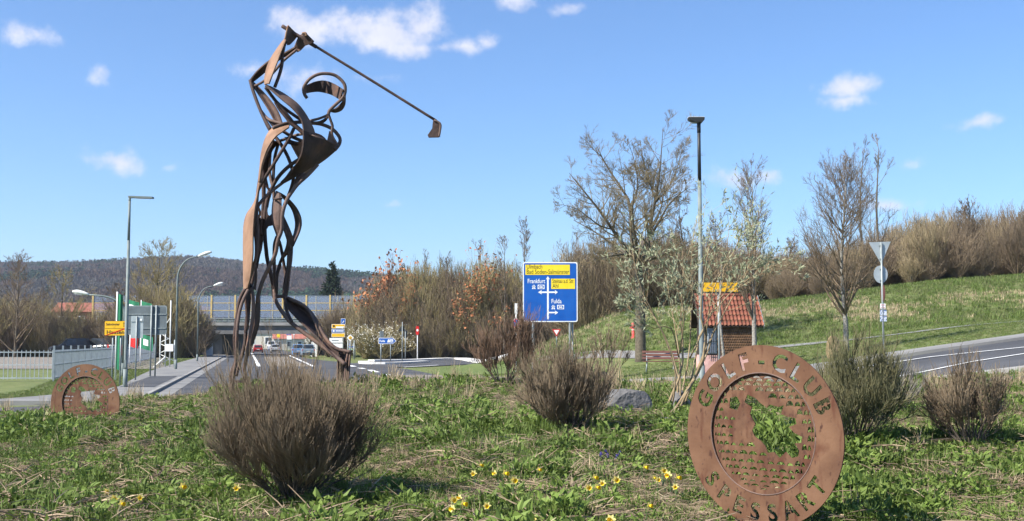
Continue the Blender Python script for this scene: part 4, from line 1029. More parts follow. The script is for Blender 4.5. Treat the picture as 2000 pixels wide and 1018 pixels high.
for zz in (bz(627), bz(622.5)): part(Geo().box(((LB + RB) / 2, 169.2, zz), (RB - LB, .12, .16)), 'guard_rail', m_pole, br)
for x in np.arange(LB + 1, RB, 2.4): part(Geo().box((x, 169.32, bz(626)), (.1, .1, 1.0)), 'rail_post', m_pole, br)
xa = P(433, 690, YBR).x; xb = P(600, 690, YBR).x
part(Geo().box((xa - 1.0, 178, 1.9), (1.1, 14, zd0 * 2 - 3.8 + .2)), 'abutment', m_concd, br)
part(Geo().box((xa - 2.9, 177.9, 1.9), (2.6, 12.5, zd0 * 2 - 3.8 + .1)), 'abutment_back', m_concd, br)
part(Geo().box((xb + .6, 178, 1.9), (1.1, 14, zd0 * 2 - 3.8 + .2)), 'abutment', m_concd, br)
part(Geo().box((xb + 5.0, 178.5, 1.9), (7.0, 11, zd0 * 2 - 3.8 + .1)), 'abutment_back', m_concd, br)
for px in (409, 613):
    c = P(px, 682, 160.0); t = thing('white_marker', ['white round-topped marker board left of the underpass', 'white round-topped marker board right of the underpass'][px > 500], 'marker', (c.x, 160, Gz(c.x, 160)))
    hz = P(px, 664, 160.0).z
    sheet(t, [(-.48, 0), (.48, 0), (.48, hz - .8), (.36, hz - .3), (0, hz), (-.36, hz - .3), (-.48, hz - .8)], 'board', m_white, 0, .08)
# noise barriers
m_bpost = mat('barrier_post', (.52, .37, .13), (.60, .44, .19), rough=.6, scale=2)
m_pane = mat_glass('barrier_glass', (.36, .39, .45), .27, .15)
def barrier(label, Y, py_top, py_bot, x0, x1, step, thin, pm=None):
    t = thing('noise_barrier', label, 'noise barrier', (x0, Y, zd1))
    zt, zb_ = P(500, py_top, Y).z, P(500, py_bot, Y).z
    H3 = (zt - zb_) / 3
    pn = Geo().box((0, 0, 0), (step - .16, .03, H3 - .08)).mesh('pane', m_pane); ps = Geo().box((0, 0, 0), (.24 if not thin else .12, .2, zt - zb_ + .1)).mesh('post', pm or m_bpost)
    rl = Geo().box((0, 0, 0), (step - .16, .06, .07)).mesh('rail', pm or m_bpost)
    n = int((x1 - x0) / step)
    for i in range(n + 1):
        link('post', ps, t, loc=(i * step, 0, (zt + zb_) / 2 - zd1))
        if i == n: break
        for r_ in range(3):
            link('pane', pn, t, loc=(i * step + step / 2, 0, zb_ + H3 * (r_ + .5) - zd1))
            if r_: link('rail', rl, t, loc=(i * step + step / 2, -.005, zb_ + H3 * r_ - zd1))
xp = P(413, 600, 169.6).x
barrier('nearer see-through noise barrier with yellow posts on the bridge', 169.6, 577, 621, xp - 3.57 * 5, xp + 3.57 * 17, 3.57, False)
barrier('farther see-through noise barrier with thin posts across the motorway', 185.4, 579, 621, xp - 3.57 * 5 - 1.3, xp + 3.57 * 17 - 1.3, 3.57, True)
# the motorway itself, on its bank, carries the barriers left and right of the bridge
for x0, x1, nm in ((-170, LB + .0, 'motorway_bank'), (RB, 60, 'motorway_bank')):
    Geo().box(((x0 + x1) / 2, 177.5, zd1 - 2.0), (x1 - x0 - .05, 15.5, 4.0)).build(nm, m_conc, kind='structure')
for x0, x1 in ((-170, -52), (-22, 60)):
    n = 40; g = Geo()
    vs_ = [(x, y, z) for x in np.linspace(x0, x1, n) for y, z in ((156, -.1), (169.7 - .9, zd1 - .4))]
    i = np.arange(n - 1) * 2
    g.add(vs_, np.stack([i, i + 2, i + 3, i + 1], 1)).build('bank_slope', m_ground, kind='structure')

# ================================================================== hut with tiled roof
m_tile = mat('roof_tile', (.15, .050, .032), (.235, .080, .050), rough=.85, scale=3, bump=.2, c3=(.12, .085, .05), hi=.6, rnd=.25)
m_shing = mat('wood_shingle', (.085, .048, .027), (.16, .09, .048), rough=.85, scale=5, rnd=.0)
m_pink = mat('pink_sandstone', (.52, .28, .24), (.66, .40, .36), rough=.85, scale=4, bump=.2)
m_timber = mat('dark_timber', (.025, .018, .014), (.05, .035, .025), rough=.8, scale=5)
YH = 45.0; k = YH / F
hb = base(1438, 715, YH)
hut = thing('small_hut', 'small shingle-clad hut with orange tiled roof behind the golf disc', 'hut', (hb.x, YH + 1.0, hb.z))
def hz_(py): return P(1438, py, YH).z - hb.z
def hx_(px): return (px - 1438) * k
xw0, xw1 = hx_(1378), hx_(1477); ze, zr = hz_(632), hz_(577)
zbase = hz_(694)
Geo().box(((xw0 + xw1) / 2, 0, (zbase - .4) / 2), (xw1 - xw0 + .06, 2.06, zbase + .4)).build('plinth', m_pink, hut)
Geo().box(((xw0 + xw1) / 2, 0, (zbase + ze) / 2 + .03), (xw1 - xw0, 2.0, ze - zbase + .06)).build('wall', m_timber, hut)
# gable ends
for x in (xw0 + .02, xw1 - .02):
    i = np.arange(3)
    v = np.array([(x - .02, -1.0, ze), (x - .02, 1.0, ze), (x - .02, 0, zr - .08), (x + .02, -1.0, ze), (x + .02, 1.0, ze), (x + .02, 0, zr - .08)])
    Geo().add(v, [i[None], i[None, ::-1] + 3, np.array([[0, 1, 4, 3], [1, 2, 5, 4], [2, 0, 3, 5]])]).build('gable', m_timber, hut)
# shingles on the front right of the wall
g = Geo(); xs0 = hx_(1401); n = 17; rows = 12; sw = (xw1 - xs0) / n; sh = (ze - zbase) / rows
for r_ in range(rows + 1):
    for i in range(n):
        x = xs0 + (i + .5 * (r_ % 2) * 1) * sw + sw / 2 * .5; z = zbase + r_ * sh
        if x > xw1 - sw * .3: continue
        w_ = sw * .46
        y0, y1 = -1.045, -1.012
        g.add([(x - w_, y0, z + sh * .25), (x, y0 - .006, z - sh * .28), (x + w_, y0, z + sh * .25), (x + w_, y1, z + sh * 1.0), (x - w_, y1, z + sh * 1.0), (x - w_, y1 + .02, z + sh * .25), (x, y1 + .02, z - sh * .28), (x + w_, y1 + .02, z + sh * .25)],
              [np.array([[0, 1, 2], ]), np.array([[0, 2, 3, 4], [0, 5, 6, 1], [1, 6, 7, 2]])])
g.build('shingle_cladding', m_shing, hut, kind='stuff')
wf = Geo().box((hx_(1391), -1.02, (zbase + ze) / 2 - .05), (.36, .05, ze - zbase - .25)).build('window', m_back, hut)
Geo().box((hx_(1391), -1.05, (zbase + ze) / 2 - .05), (.29, .012, ze - zbase - .32)).build('pane', mat('window_pane', (.25, .28, .33), rough=.15), wf)
for i in range(4): Geo().box((hx_(1391) - .12 + .08 * i, -1.075, (zbase + ze) / 2 - .1), (.015, .015, ze - zbase + .1)).build('bar', m_dark, wf)
for z in (zbase + .05, zbase + .55): Geo().box((hx_(1391), -1.095, z), (.34, .015, .02)).build('bar', m_dark, wf)
# roof: ridge along x, tiles laid row by row
rx0, rx1 = hx_(1366), hx_(1491); ey = 1.17; el = math.hypot(ey, zr - ze + .12); sl = math.atan2(zr - ze + .12, ey)
rf = link('roof', None, hut)
for s_ in (-1, 1):
    Geo().box(((rx0 + rx1) / 2, s_ * ey / 2, (zr + ze - .12) / 2 - .03), (rx1 - rx0 - .06, el, .04), rot=Matrix.Rotation(-s_ * sl, 3, 'X')).build('roof_boards', m_timber, rf)
nr, nc = 6, 17; tw = (rx1 - rx0) / nc; tl = el / nr
g = Geo(); a = np.linspace(0, math.pi * 2, 7); px_ = (np.arange(7) / 6 - .5) * tw * 1.02; pz = .028 * np.cos(a - .5)
top = np.array([(x, y, z + dz) for y, dz in ((-tl * .56, .03), (tl * .5, .0)) for x, z in zip(px_, pz)])
i = np.arange(6)
g.add(np.concatenate([top, top - np.array([0, 0, .016])]), [np.stack([i, i + 1, i + 8, i + 7], 1), np.stack([i + 14, i + 21, i + 22, i + 15], 1), np.stack([i, i + 14, i + 15, i + 1], 1)])
tile = g.mesh('roof_tile', m_tile)
rngt = np.random.default_rng(3)
for s_ in (-1, 1):
    for r_ in range(nr):
        for c in range(nc):
            u = (r_ + .5) / nr
            o = link('roof_tile', tile, rf, loc=(rx0 + (c + .5) * tw, s_ * ey * (1 - u), ze - .12 + (zr - ze + .12) * u + .045 + rngt.normal() * .003))
            o.rotation_euler = (sl + rngt.normal() * .012, 0, 0) if s_ < 0 else (-sl, 0, 0)
            if s_ > 0: o.rotation_euler = (sl, 0, math.pi)
Geo().tube([(rx0, 0, zr + .05), (rx1, 0, zr + .05)], .07, 8).build('ridge_cap', m_tile, rf, smooth=True)
for x in (rx0 - .01, rx1 + .01):
    for s_ in (-1, 1):
        Geo().box((x, s_ * ey / 2, (zr + ze - .12) / 2 - .02), (.03, el + .05, .16), rot=Matrix.Rotation(-s_ * sl, 3, 'X')).build('barge_board', m_pole if x > 0 else m_timber, rf)

# ================================================================== bench, hydrant, stones, stump
m_wood = mat('bench_wood', (.11, .045, .035), (.17, .075, .055), rough=.7, scale=4, stretch=(1, 8, 8))
YE = 57.0; k = YE / F; b = base(1290, 726, YE)
t = thing('park_bench', 'brown wooden park bench on pale legs on the grass', 'bench', b, R(-4))
for i in range(3): Geo().box((0, -.38 + .14 * i, .47), (1.78, .115, .045)).build('seat_slat', m_wood, t)
for i in range(3): Geo().box((-.02, .03 + .05 * i, .62 + .16 * i), (1.78, .035, .115), rot=Matrix.Rotation(R(-15), 3, 'X')).build('back_slat', m_wood, t)
for x in (-.68, .66):
    Geo().tube([(x - .06, -.42, -.1), (x, -.34, .45)], .035, 8).build('leg', m_pole, t, smooth=True)
    Geo().tube([(x, .12, -.1), (x, -.02, .45), (x, .17, .98)], .035, 8).build('leg', m_pole, t, smooth=True)
    Geo().box((x, -.2, .435), (.05, .5, .03)).build('bracket', m_pole, t)
YE = 72.0; b = base(1237, 698, YE)
t = thing('fire_hydrant', 'slim red fire hydrant beside the large tree trunk', 'hydrant', b)
m_hyd = mat('hydrant_red', (.58, .05, .05), (.66, .10, .09), rough=.5, scale=6)
Geo().tube([(0, 0, -.1), (0, 0, .05), (0, 0, .06), (0, 0, .62)], [.14, .14, .085, .085], 12).build('barrel', m_hyd, t, smooth=True)
Geo().tube([(0, 0, .62), (0, 0, .66), (0, 0, .82), (0, 0, .92), (0, 0, .96)], [.085, .125, .125, .10, .03], 12).build('cap', m_hyd, t, smooth=True)
Geo().tube([(-.21, 0, .66), (-.20, 0, .66), (.20, 0, .66), (.21, 0, .66)], [.04, .055, .055, .04], 10).build('outlet', m_hyd, t, smooth=True)
Geo().tube([(0, 0, .48), (0, 0, .52)], .1, 12).build('white_collar', m_white, t, smooth=True)
m_stone = mat('grey_boulder', (.10, .098, .098), (.19, .182, .178), rough=.95, scale=3.5, bump=.8, bscale=14, c3=(.32, .30, .28), detail=10)
def rock(name, label, cat, b, size, seed, m=None, rz=0.0, flat=.0):
    bm = bmesh.new(); bmesh.ops.create_icosphere(bm, subdivisions=4, radius=1)
    r_ = np.random.default_rng(seed); dirs = [Vector(r_.normal(size=3)).normalized() for _ in range(9)]; ds = r_.uniform(.62, .9, 9)
    for v_ in bm.verts:
        p_ = v_.co.copy()
        for d_, q in zip(dirs, ds):
            e_ = p_.dot(d_) - q
            if e_ > 0: p_ -= d_ * e_ * .92
        n_ = .05 * float(wav(p_.x * 3 + seed, p_.y * 3 + p_.z * 2, 1.3))
        v_.co = Vector((p_.x * size[0], p_.y * size[1], p_.z * size[2])) * (1 + n_)
    me = bpy.data.meshes.new(name); bm.to_mesh(me); bm.free(); me.materials.append(m or m_stone)
    for p_ in me.polygons: p_.use_smooth = False
    o = link(name, me, label=label, cat=cat, loc=(b.x, b.y, b.z + size[2] * .45), rz=rz)
    return o
b = hit(1218, 808); rock('boulder', 'large grey boulder right of the middle broom bush', 'boulder', b, (.40, .3, .27), 4)
b = hit(1308, 838); rock('flat_stone', 'low flat grey stone beside the golf disc', 'boulder', b, (.25, .16, .11), 8)
b = hit(1332, 806); rock('boulder', 'dark boulder at the foot of the silvery shrub', 'boulder', b, (.2, .2, .22), 13)
b = base(1178, 716, 55.0); rock('round_boulder', 'round dark boulder on the grass left of the bench', 'boulder', b, (.26, .25, .24), 21, mat('dark_boulder', (.05, .045, .04), (.09, .08, .07), rough=.95, scale=5, bump=.6))
b = base(1628, 690, 42.5)
rock('standing_stone', 'upright weathered sandstone block on the lawn near the small tree', 'stone', b + Vector((0, 0, .05)), (.27, .22, .56), 33, mat('sandstone', (.22, .15, .08), (.34, .25, .15), rough=.95, scale=3, bump=.6, c3=(.24, .23, .2)))
# ================================================================== vegetation
m_bark = mat('bark', (.085, .070, .050), (.15, .125, .09), rough=.95, scale=9, bump=.5, bscale=30)
m_twig = mat('twig_brown', (.125, .092, .060), (.20, .15, .098), rough=.9, scale=2)
m_twigo = mat('twig_olive', (.20, .165, .07), (.30, .245, .115), rough=.9, scale=.6)
m_twigg = mat('twig_grey', (.16, .145, .12), (.22, .20, .165), rough=.9, scale=1)
m_birch = mat('pale_bark', (.16, .145, .12), (.32, .30, .26), rough=.9, scale=14, bump=.3)
def skel_mesh(name, sk, m, ks, skip=0):
    g = Geo()
    for i, (p, r) in enumerate(sk):
        if i < skip: continue
        g.tubes(p, r, ks[min(i, len(ks) - 1)])
    return g.mesh(name, m, smooth=True)
def bare_tree(name, label, b, trunk, levels, seed, mt=m_bark, mc=m_twig, ks=(10, 6, 4, 3, 3), group=None, limbs=None):
    """trunk: list of (x, y, z, r) local"""
    rng = np.random.default_rng(seed)
    t = thing(name, label, 'tree', b, group=group)
    c = spline(trunk, 12); tr = (c[None, :, :3], c[None, :, 3])
    Geo().tubes(tr[0], tr[1], 10, True).build('trunk', mt, t, smooth=True)
    if limbs is not None:
        L = [spline(l, 9) for l in limbs]
        lp, lr = np.array([q[:, :3] for q in L]), np.array([q[:, 3] for q in L])
        Geo().tubes(lp, lr, 7).build('limbs', mt, t, smooth=True)
        sk = grow(rng, (lp, lr), levels)
    else: sk = grow(rng, tr, levels)
    link('crown', skel_mesh('crown', sk, mc, ks, skip=1), t)
    return t, sk
# ---- the big bare tree by the bench, limbs traced in the photo and given depth
YT_ = 64.0; k = YT_ / F
tb = base(1252, 708, YT_); rng = np.random.default_rng(2)
def tp(x, y, d, r): q = P(x, y, YT_ + d) - tb; return (q.x, q.y, q.z, r * (.74 if y < 528 else 1))
trunk = [tp(1252, 716, 0, .36), tp(1251, 690, 0, .31), tp(1251, 640, 0, .29), tp(1250, 570, 0, .26), tp(1247, 530, 0, .22), tp(1246, 505, 0, .16)]
LM = [[(1247, 515, 0, .17), (1227, 492, -.4, .15), (1196, 448, -.9, .12), (1173, 414, -1.2, .09), (1140, 373, -1.5, .06), (1112, 338, -1.6, .02)],
      [(1246, 510, 0, .17), (1233, 470, .4, .14), (1229, 395, .9, .11), (1199, 347, 1.2, .07), (1177, 310, 1.4, .05), (1165, 284, 1.5, .02)],
      [(1248, 512, 0, .2), (1265, 500, .3, .16), (1266, 463, .5, .14), (1281, 388, .4, .1), (1289, 332, .2, .06), (1295, 248, .2, .015)],
      [(1266, 470, .4, .12), (1289, 430, -.3, .09), (1310, 395, -.8, .06), (1345, 366, -1.2, .02)],
      [(1281, 392, .4, .09), (1265, 345, 1.0, .06), (1255, 310, 1.4, .04), (1252, 285, 1.5, .015)],
      [(1246, 515, 0, .12), (1223, 498, -1, .09), (1192, 500, -2, .06), (1155, 510, -2.6, .02)],
      [(1250, 520, 0, .12), (1275, 505, -1.2, .09), (1310, 490, -2.2, .06), (1350, 470, -2.8, .02)],
      [(1246, 512, 0, .13), (1242, 470, -1.6, .10), (1235, 420, -2.6, .07), (1240, 350, -3.2, .02)],
      [(1250, 510, 0, .13), (1262, 470, 1.6, .10), (1290, 410, 3, .07), (1300, 350, 3.6, .02)],
      [(1247, 520, 0, .12), (1215, 490, 1.6, .09), (1165, 455, 2.8, .06), (1120, 430, 3.4, .02)],
      [(1196, 448, -.9, .07), (1170, 440, -1.5, .05), (1130, 410, -2, .03), (1098, 400, -2.3, .012)],
      [(1229, 420, .8, .08), (1245, 370, .2, .05), (1240, 320, 0, .03), (1225, 270, 0, .012)],
      [(1281, 395, .4, .07), (1310, 360, 1.0, .05), (1325, 320, 1.4, .03), (1335, 285, 1.6, .012)],
      [(1248, 535, 0, .09), (1280, 520, 1.2, .06), (1330, 510, 2, .04), (1365, 515, 2.4, .015)]]
bare_tree('bare_tree', 'big spreading bare tree with thick trunk behind the bench', tb, trunk,
          [dict(n=22, len=.30, ang=54, up=.35, t0=.15, N=6, rr=.5, rmin=.011, rtip=.006, bias=1.0), dict(n=9, len=.5, ang=42, up=.25, N=5, rr=.55, rmin=.008, rtip=.005, wob=.25), dict(n=9, len=.6, ang=36, up=.3, N=4, rr=.6, rmin=.0065, rtip=.004)],
          2, limbs=[[tp(*q) for q in l] for l in LM], mc=mat('twig_mossy', (.165, .128, .072), (.25, .20, .12), rough=.9, scale=1.5))
def upright(name, label, px, py_base, py_top, Y, seed, nb=26, ang=38, blen=.34, mt=m_bark, mc=m_twig, r0=.11, up=.75, group=None, fine=5, lean=0.0, t0=.25, dens=1.0, tw=.008):
    b = base(px, py_base, Y); H = P(px, py_top, Y).z - b.z
    rng = np.random.default_rng(seed)
    tr = [(0, 0, -.3, r0 * 1.25), (0, 0, H * .15, r0), (lean * H * .3 + rng.normal() * .02 * H, rng.normal() * .02 * H, H * .5, r0 * .6), (lean * H * .8, rng.normal() * .03 * H, H * .9, r0 * .2), (lean * H, 0, H, r0 * .06)]
    return bare_tree(name, label, b, tr, [dict(n=int(nb * dens), len=blen * H, abs=True, ang=ang, up=up, t0=t0, N=6, rr=.5, rmin=tw * 1.6, rtip=tw * .7, shrink=.75, bias=1.25), dict(n=9, len=.42, ang=36, up=.35, N=4, rr=.6, rmin=tw, rtip=tw * .6), dict(n=fine, len=.5, ang=38, up=.3, N=3, rr=.7, rmin=tw * .8, rtip=tw * .6)], seed, mt, mc, group=group)
upright('young_tree', 'slim bare tree with pale bark standing before the right end of the hut', 1474, 700, 345, 42.5, 7, nb=46, blen=.30, ang=34, mt=m_birch, r0=.09, t0=.38, tw=.006)
upright('young_tree', 'bare lawn tree with pale trunk beside the upright stone', 1653, 692, 342, 45.0, 9, nb=90, blen=.44, ang=50, mt=m_birch, r0=.095, t0=.3, fine=7, up=.6, tw=.006)
upright('thin_sapling', 'thin pale sapling in front of the hut wall', 1414, 700, 470, 40.0, 15, nb=10, blen=.2, ang=30, mt=m_birch, r0=.055, t0=.5)
for i, (px, pb, pt, Y, nb, mc, lab) in enumerate([(1720, 560, 272, 96, 12, m_twigg, 'tall thin grey tree rising behind the give-way sign'), (1690, 560, 290, 100, 12, m_twigg, 'pale feathery tree behind the lawn tree'),
        (1024, 690, 438, 128, 26, m_twig, 'narrow upright tree above the large blue sign'), (985, 690, 470, 135, 22, m_twig, 'bare tree left of the large blue sign rising over the thicket'), (935, 690, 484, 140, 16, m_twig, 'thin tree in the gap of the thicket'),
        (872, 690, 498, 142, 18, m_twig, 'twiggy tree near the middle of the thicket'), (828, 690, 500, 145, 12, m_twig, 'thin bare tree near the left part of the thicket')]):
    upright('bare_tree', lab, px, pb, pt, Y, 40 + i, nb=nb, blen=.22, ang=32, mc=mc, r0=.14, t0=.3, tw=.016)
# left trees
upright('bare_tree', 'broad bare brown tree rising behind the large sign back', 305, 690, 492, 150.0, 61, nb=60, blen=.46, ang=50, r0=.28, t0=.16, fine=6, tw=.02, mc=m_twigo, up=.5)
for i, (px, pt, Y, lab) in enumerate([(270, 545, 156, 'bare tree left of the broad brown tree'), (350, 570, 146, 'bushy bare tree near the left bridge end'), (225, 560, 170, 'bare tree above the brick building'), (120, 540, 160, 'bare tree at the far left edge'), (30, 520, 150, 'tall bare tree in the far left corner')]):
    upright('bare_tree', lab, px, 690, pt, Y, 70 + i, nb=40, blen=.48, ang=50, r0=.2, t0=.12, fine=5, tw=.022, mc=[m_twig, m_twigo][i % 2], up=.5)
# behind the hill, right
for i, (px, pt, Y, nb, lab) in enumerate([(1110, 470, 104, 34, 'dense bare tree behind the right edge of the blue sign'), (1180, 440, 106, 34, 'bare tree left of the big spreading tree'), (1330, 400, 104, 36, 'bare tree behind the tall lamp post'), (1400, 425, 108, 36, 'bare tree directly behind the hut roof'),
        (1545, 470, 108, 30, 'bare bushy tree behind the hilltop right of the hut'), (1800, 440, 104, 40, 'bare tree on the hill at the far right'), (1900, 400, 100, 40, 'large bare tree beyond the right road')]):
    upright('bare_tree', lab, px, 600, pt, Y, 80 + i, nb=nb, blen=.36, ang=40, r0=.16, t0=.12, fine=5, tw=.016, up=.55)

# ---- thickets: many-stemmed shrubs read as one mass
def shrub_proto(seed, h, spread, n, m, r=.03, tw=.018, nt=7, leaf=None):
    rng = np.random.default_rng(seed)
    st = stems(rng, n, h, spread, 6, r)
    sk = grow(rng, st, [dict(n=nt, len=.38, ang=26, up=.7, t0=.25, N=4, rr=.6, rmin=tw, rtip=tw * .55), dict(n=4, len=.5, ang=28, up=.6, N=3, rr=.7, rmin=tw * .85, rtip=tw * .55)])
    g = Geo()
    for i, (p, q) in enumerate(sk): g.tubes(p, q, 4 if i == 0 else 3)
    if leaf:
        tips = sk[-1][0][:, -1]; sel = rng.choice(len(tips), min(len(tips), leaf[0]), replace=False)
        g.leaves(tips[sel], rng.normal(size=(len(sel), 3)), leaf[1], leaf[1] * .7, rng, mi=1)
        return g.mesh('shrub', [m, leaf[2]])
    return g.mesh('shrub', m)
m_rustleaf = mat('dead_beech_leaf', (.30, .11, .045), (.42, .18, .08), rough=.8, scale=.8)
m_blossom = mat('white_blossom', (.62, .58, .48), (.74, .70, .62), rough=.8, scale=2)
pro = [shrub_proto(100, 6.0, 3.0, 60, m_twigo), shrub_proto(101, 6.0, 2.6, 60, mat('twig_tawny', (.21, .165, .09), (.30, .235, .14), rough=.9, scale=.5)), shrub_proto(102, 5.5, 3.2, 60, m_twig)]
rng = np.random.default_rng(77)
pts, scl, idx = [], [], []
def thicket(px0, px1, Y0, Y1, n, top, kinds, hs=6.0, vary=(.72, 1.0)):
    for _ in range(n):
        Y = rng.uniform(Y0, Y1); px = rng.uniform(px0, px1); x = (px - 1000) / F * Y; z = Gz(x, Y)
        tz = P(px, np.interp(px, [q[0] for q in top], [q[1] for q in top]), Y).z - z
        s = max(.35, tz / hs) * rng.uniform(*vary)
        pts.append((x, Y, z - .1)); scl.append((min(s * 1.0, 1.3), min(s, 1.3), s)); idx.append(rng.choice(kinds))
TOP = [(690, 640), (710, 610), (760, 560), (820, 545), (900, 540), (1000, 545), (1100, 560), (1200, 560)]
thicket(712, 1010, 139, 152, 110, TOP, [0, 0, 1, 1, 2])
thicket(715, 1010, 136, 139, 40, [(690, 660), (760, 620), (1000, 610), (1100, 600)], [0, 1, 2])
thicket(1000, 1200, 101 + 35, 150, 40, TOP, [2, 2, 1])
TOP2 = [(1060, 520), (1180, 490), (1300, 470), (1400, 480), (1500, 500), (1600, 490), (1680, 465), (1776, 430), (2050, 400)]
thicket(1110, 1560, 97, 112, 110, TOP2, [2, 2, 1])
thicket(1500, 2060, 90, 118, 190, TOP2, [2, 2, 2, 1], vary=(.4, .98))
thicket(236, 392, 144, 158, 60, [(230, 600), (300, 580), (350, 580), (380, 605), (392, 635)], [2, 2, 0])
thicket(-60, 250, 152, 162, 60, [(0, 590), (150, 610), (250, 620)], [2, 0, 1])
thicket(-800, -60, 150, 165, 90, [(-800, 590), (0, 590)], [2, 0, 1])
thicket(640, 720, 150, 162, 7, [(600, 640), (690, 575), (720, 565)], [1, 2])
scatter('thicket', pro, pts, [(0, 0, rng.uniform(0, 6.28)) for _ in pts], scl, idx, 'dense leafless olive-brown thicket beyond the roads', 'thicket')
# single shrubs that stand out of the thicket
def single(name, label, px, py_top, Y, me, h, cat='shrub', wide=1.0, lift=0.0):
    b = base(px, 690, Y); s = (P(px, py_top, Y).z - b.z - lift) / h
    o = link(name, me, label=label, cat=cat, loc=(b.x, b.y, b.z + lift - .05)); o.scale = (s * wide, s * wide, s)
    return o
bl = shrub_proto(120, 6.0, 3.0, 46, m_twig, leaf=(3400, .30, m_rustleaf)); bl2 = shrub_proto(121, 6.0, 2.4, 40, m_twigo, leaf=(900, .26, m_rustleaf)); wb = shrub_proto(122, 3.0, 2.4, 46, m_twigo, r=.02, leaf=(900, .13, m_blossom))
single('beech_shrub', 'rust-leaved beech shrub at the left top of the thicket', 764, 536, 144, bl, 6.0, wide=.85)
single('beech_shrub', 'paler rust-leaved shrub lower in the thicket', 800, 575, 138.5, bl2, 6.0, wide=.5)
single('beech_shrub', 'rust-leaved shrub right of the thicket middle', 945, 546, 138, bl2, 6.0, wide=1.0)
single('blossoming_shrub', 'white blossoming shrub behind the blue arrow sign', 748, 640, 134, wb, 3.0, wide=1.2)
single('blossoming_shrub', 'white blossoming shrub beside the blue board', 712, 645, 137, wb, 3.0, wide=.9)
# conifers
def conifer(label, px, py_top, Y, seed, py_base=690, w=.36, m=None):
    b = base(px, py_base, Y); H = P(px, py_top, Y).z - b.z; r_ = np.random.default_rng(seed)
    t = thing('conifer', label, 'tree', b)
    Geo().tube([(0, 0, -.3), (0, 0, H * .5), (0, 0, H * .97)], [H * .022, H * .015, .02], 8).build('trunk', m_bark, t, smooth=True)
    n = 900; z = H * (1 - np.sqrt(r_.uniform(0, 1, n)) * .93); rad = w * (H - z) * .55 + .15
    a = r_.uniform(0, 6.283, n); s = np.linspace(0, 1, 4)
    d = np.stack([np.cos(a), np.sin(a), -.10 + 0 * a], 1)
    L = rad * r_.uniform(.55, 1.1, n)
    pp = np.stack([0 * z, 0 * z, z], 1)[:, None] + d[:, None] * (L[:, None] * s)[..., None] + np.array([0, 0, .18])[None, None] * (L[:, None] * s ** 2)[..., None]
    g = Geo().tubes(pp, np.full((n, 4), .02), 3)
    k_ = r_.integers(0, n, 9000); u = r_.uniform(.25, 1, 9000)[:, None]; i0 = np.minimum((u * 3).astype(int), 2)[:, 0]; fr = u * 3 - i0[:, None]
    q = pp[k_, i0] * (1 - fr) + pp[k_, i0 + 1] * fr
    g.leaves(q, d[k_] + r_.normal(size=(9000, 3)) * .7, H * .045, H * .014, r_, mi=1)
    g.build('crown', [m_bark, m or mat('conifer_needle', (.018, .035, .016), (.035, .06, .028), rough=.8, scale=2)], t)
conifer('dark spruce rising behind the bridge', 647, 512, 215, 5, w=.55)
conifer('dark conifer peeping over the thicket', 785, 516, 180, 6, w=.5)
conifer('small dark conifer behind the left end of the thicket', 735, 545, 178, 8, w=.4)

# ---- wood on the far hills
def crown_proto(seed, kind):
    r_ = np.random.default_rng(seed); g = Geo()
    if kind == 'conifer':
        n = 150; z = 1 - np.sqrt(r_.uniform(0, 1, n)) * .9; a = r_.uniform(0, 6.28, n); rr = (1 - z) * .26 * np.sqrt(r_.uniform(.2, 1, n))
        p = np.stack([np.cos(a) * rr, np.sin(a) * rr, z], 1)
        g.leaves(p, np.stack([np.cos(a), np.sin(a), -.3 + 0 * a], 1) + r_.normal(size=(n, 3)) * .3, .17, .10, r_)
        return g.mesh('far_conifer', mat('far_needle', (.012, .040, .015), (.026, .060, .024), rough=.9, scale=2, rnd=.25))
    n = 150; d = r_.normal(size=(n, 3)); d /= np.linalg.norm(d, axis=1, keepdims=True); rad = r_.uniform(.45, 1, n)[:, None]
    p = d * rad * np.array([.34, .34, .36]) + np.array([0, 0, .62])
    g.leaves(p, d * .4 + np.array([0, 0, .8]) + r_.normal(size=(n, 3)) * .4, .20, .055, r_)
    g.tube([(0, 0, 0), (0, 0, .6)], .018, 3)
    cc = {'brown': ((.085, .058, .044), (.13, .09, .066)), 'grey': ((.095, .085, .07), (.145, .13, .11)), 'red': ((.10, .055, .045), (.14, .08, .06))}[kind]
    return g.mesh('far_tree', mat('far_twigs_' + kind, *cc, rough=1, scale=2, rnd=.3))
fp = [crown_proto(1, 'conifer'), crown_proto(2, 'brown'), crown_proto(3, 'brown'), crown_proto(4, 'grey'), crown_proto(5, 'red')]
r_ = np.random.default_rng(9); n = 44000
Y = 420 + 1030 * r_.uniform(0, 1, n) ** .8; px = r_.uniform(-900, 1320, n); x = (px - 1000) / F * Y
z = hill_z(x, Y); cf = wav(x, Y * .5, .02) + .35 * wav(x, Y, .06)
idx = np.where((cf > .02) & (Y < 1250), 0, np.where(wav(x + 900, Y, .012) > .18, 4, np.where(wav(x - 500, Y, .02) > .1, 3, r_.integers(1, 3, n))))
idx = np.where((idx == 4) & (Y < 1000), 3, idx); idx = np.where(r_.uniform(0, 1, n) < .08, r_.integers(0, 5, n), idx)
s = r_.uniform(7, 14, n) * np.where(idx == 0, 1.25, 1)
scatter('far_wood', fp, np.stack([x, Y, z - .5], 1), np.stack([0 * x, 0 * x, r_.uniform(0, 6.28, n)], 1), np.stack([s, s, s], 1), idx, 'distant wooded hillside of bare trees and dark conifers', 'wood')

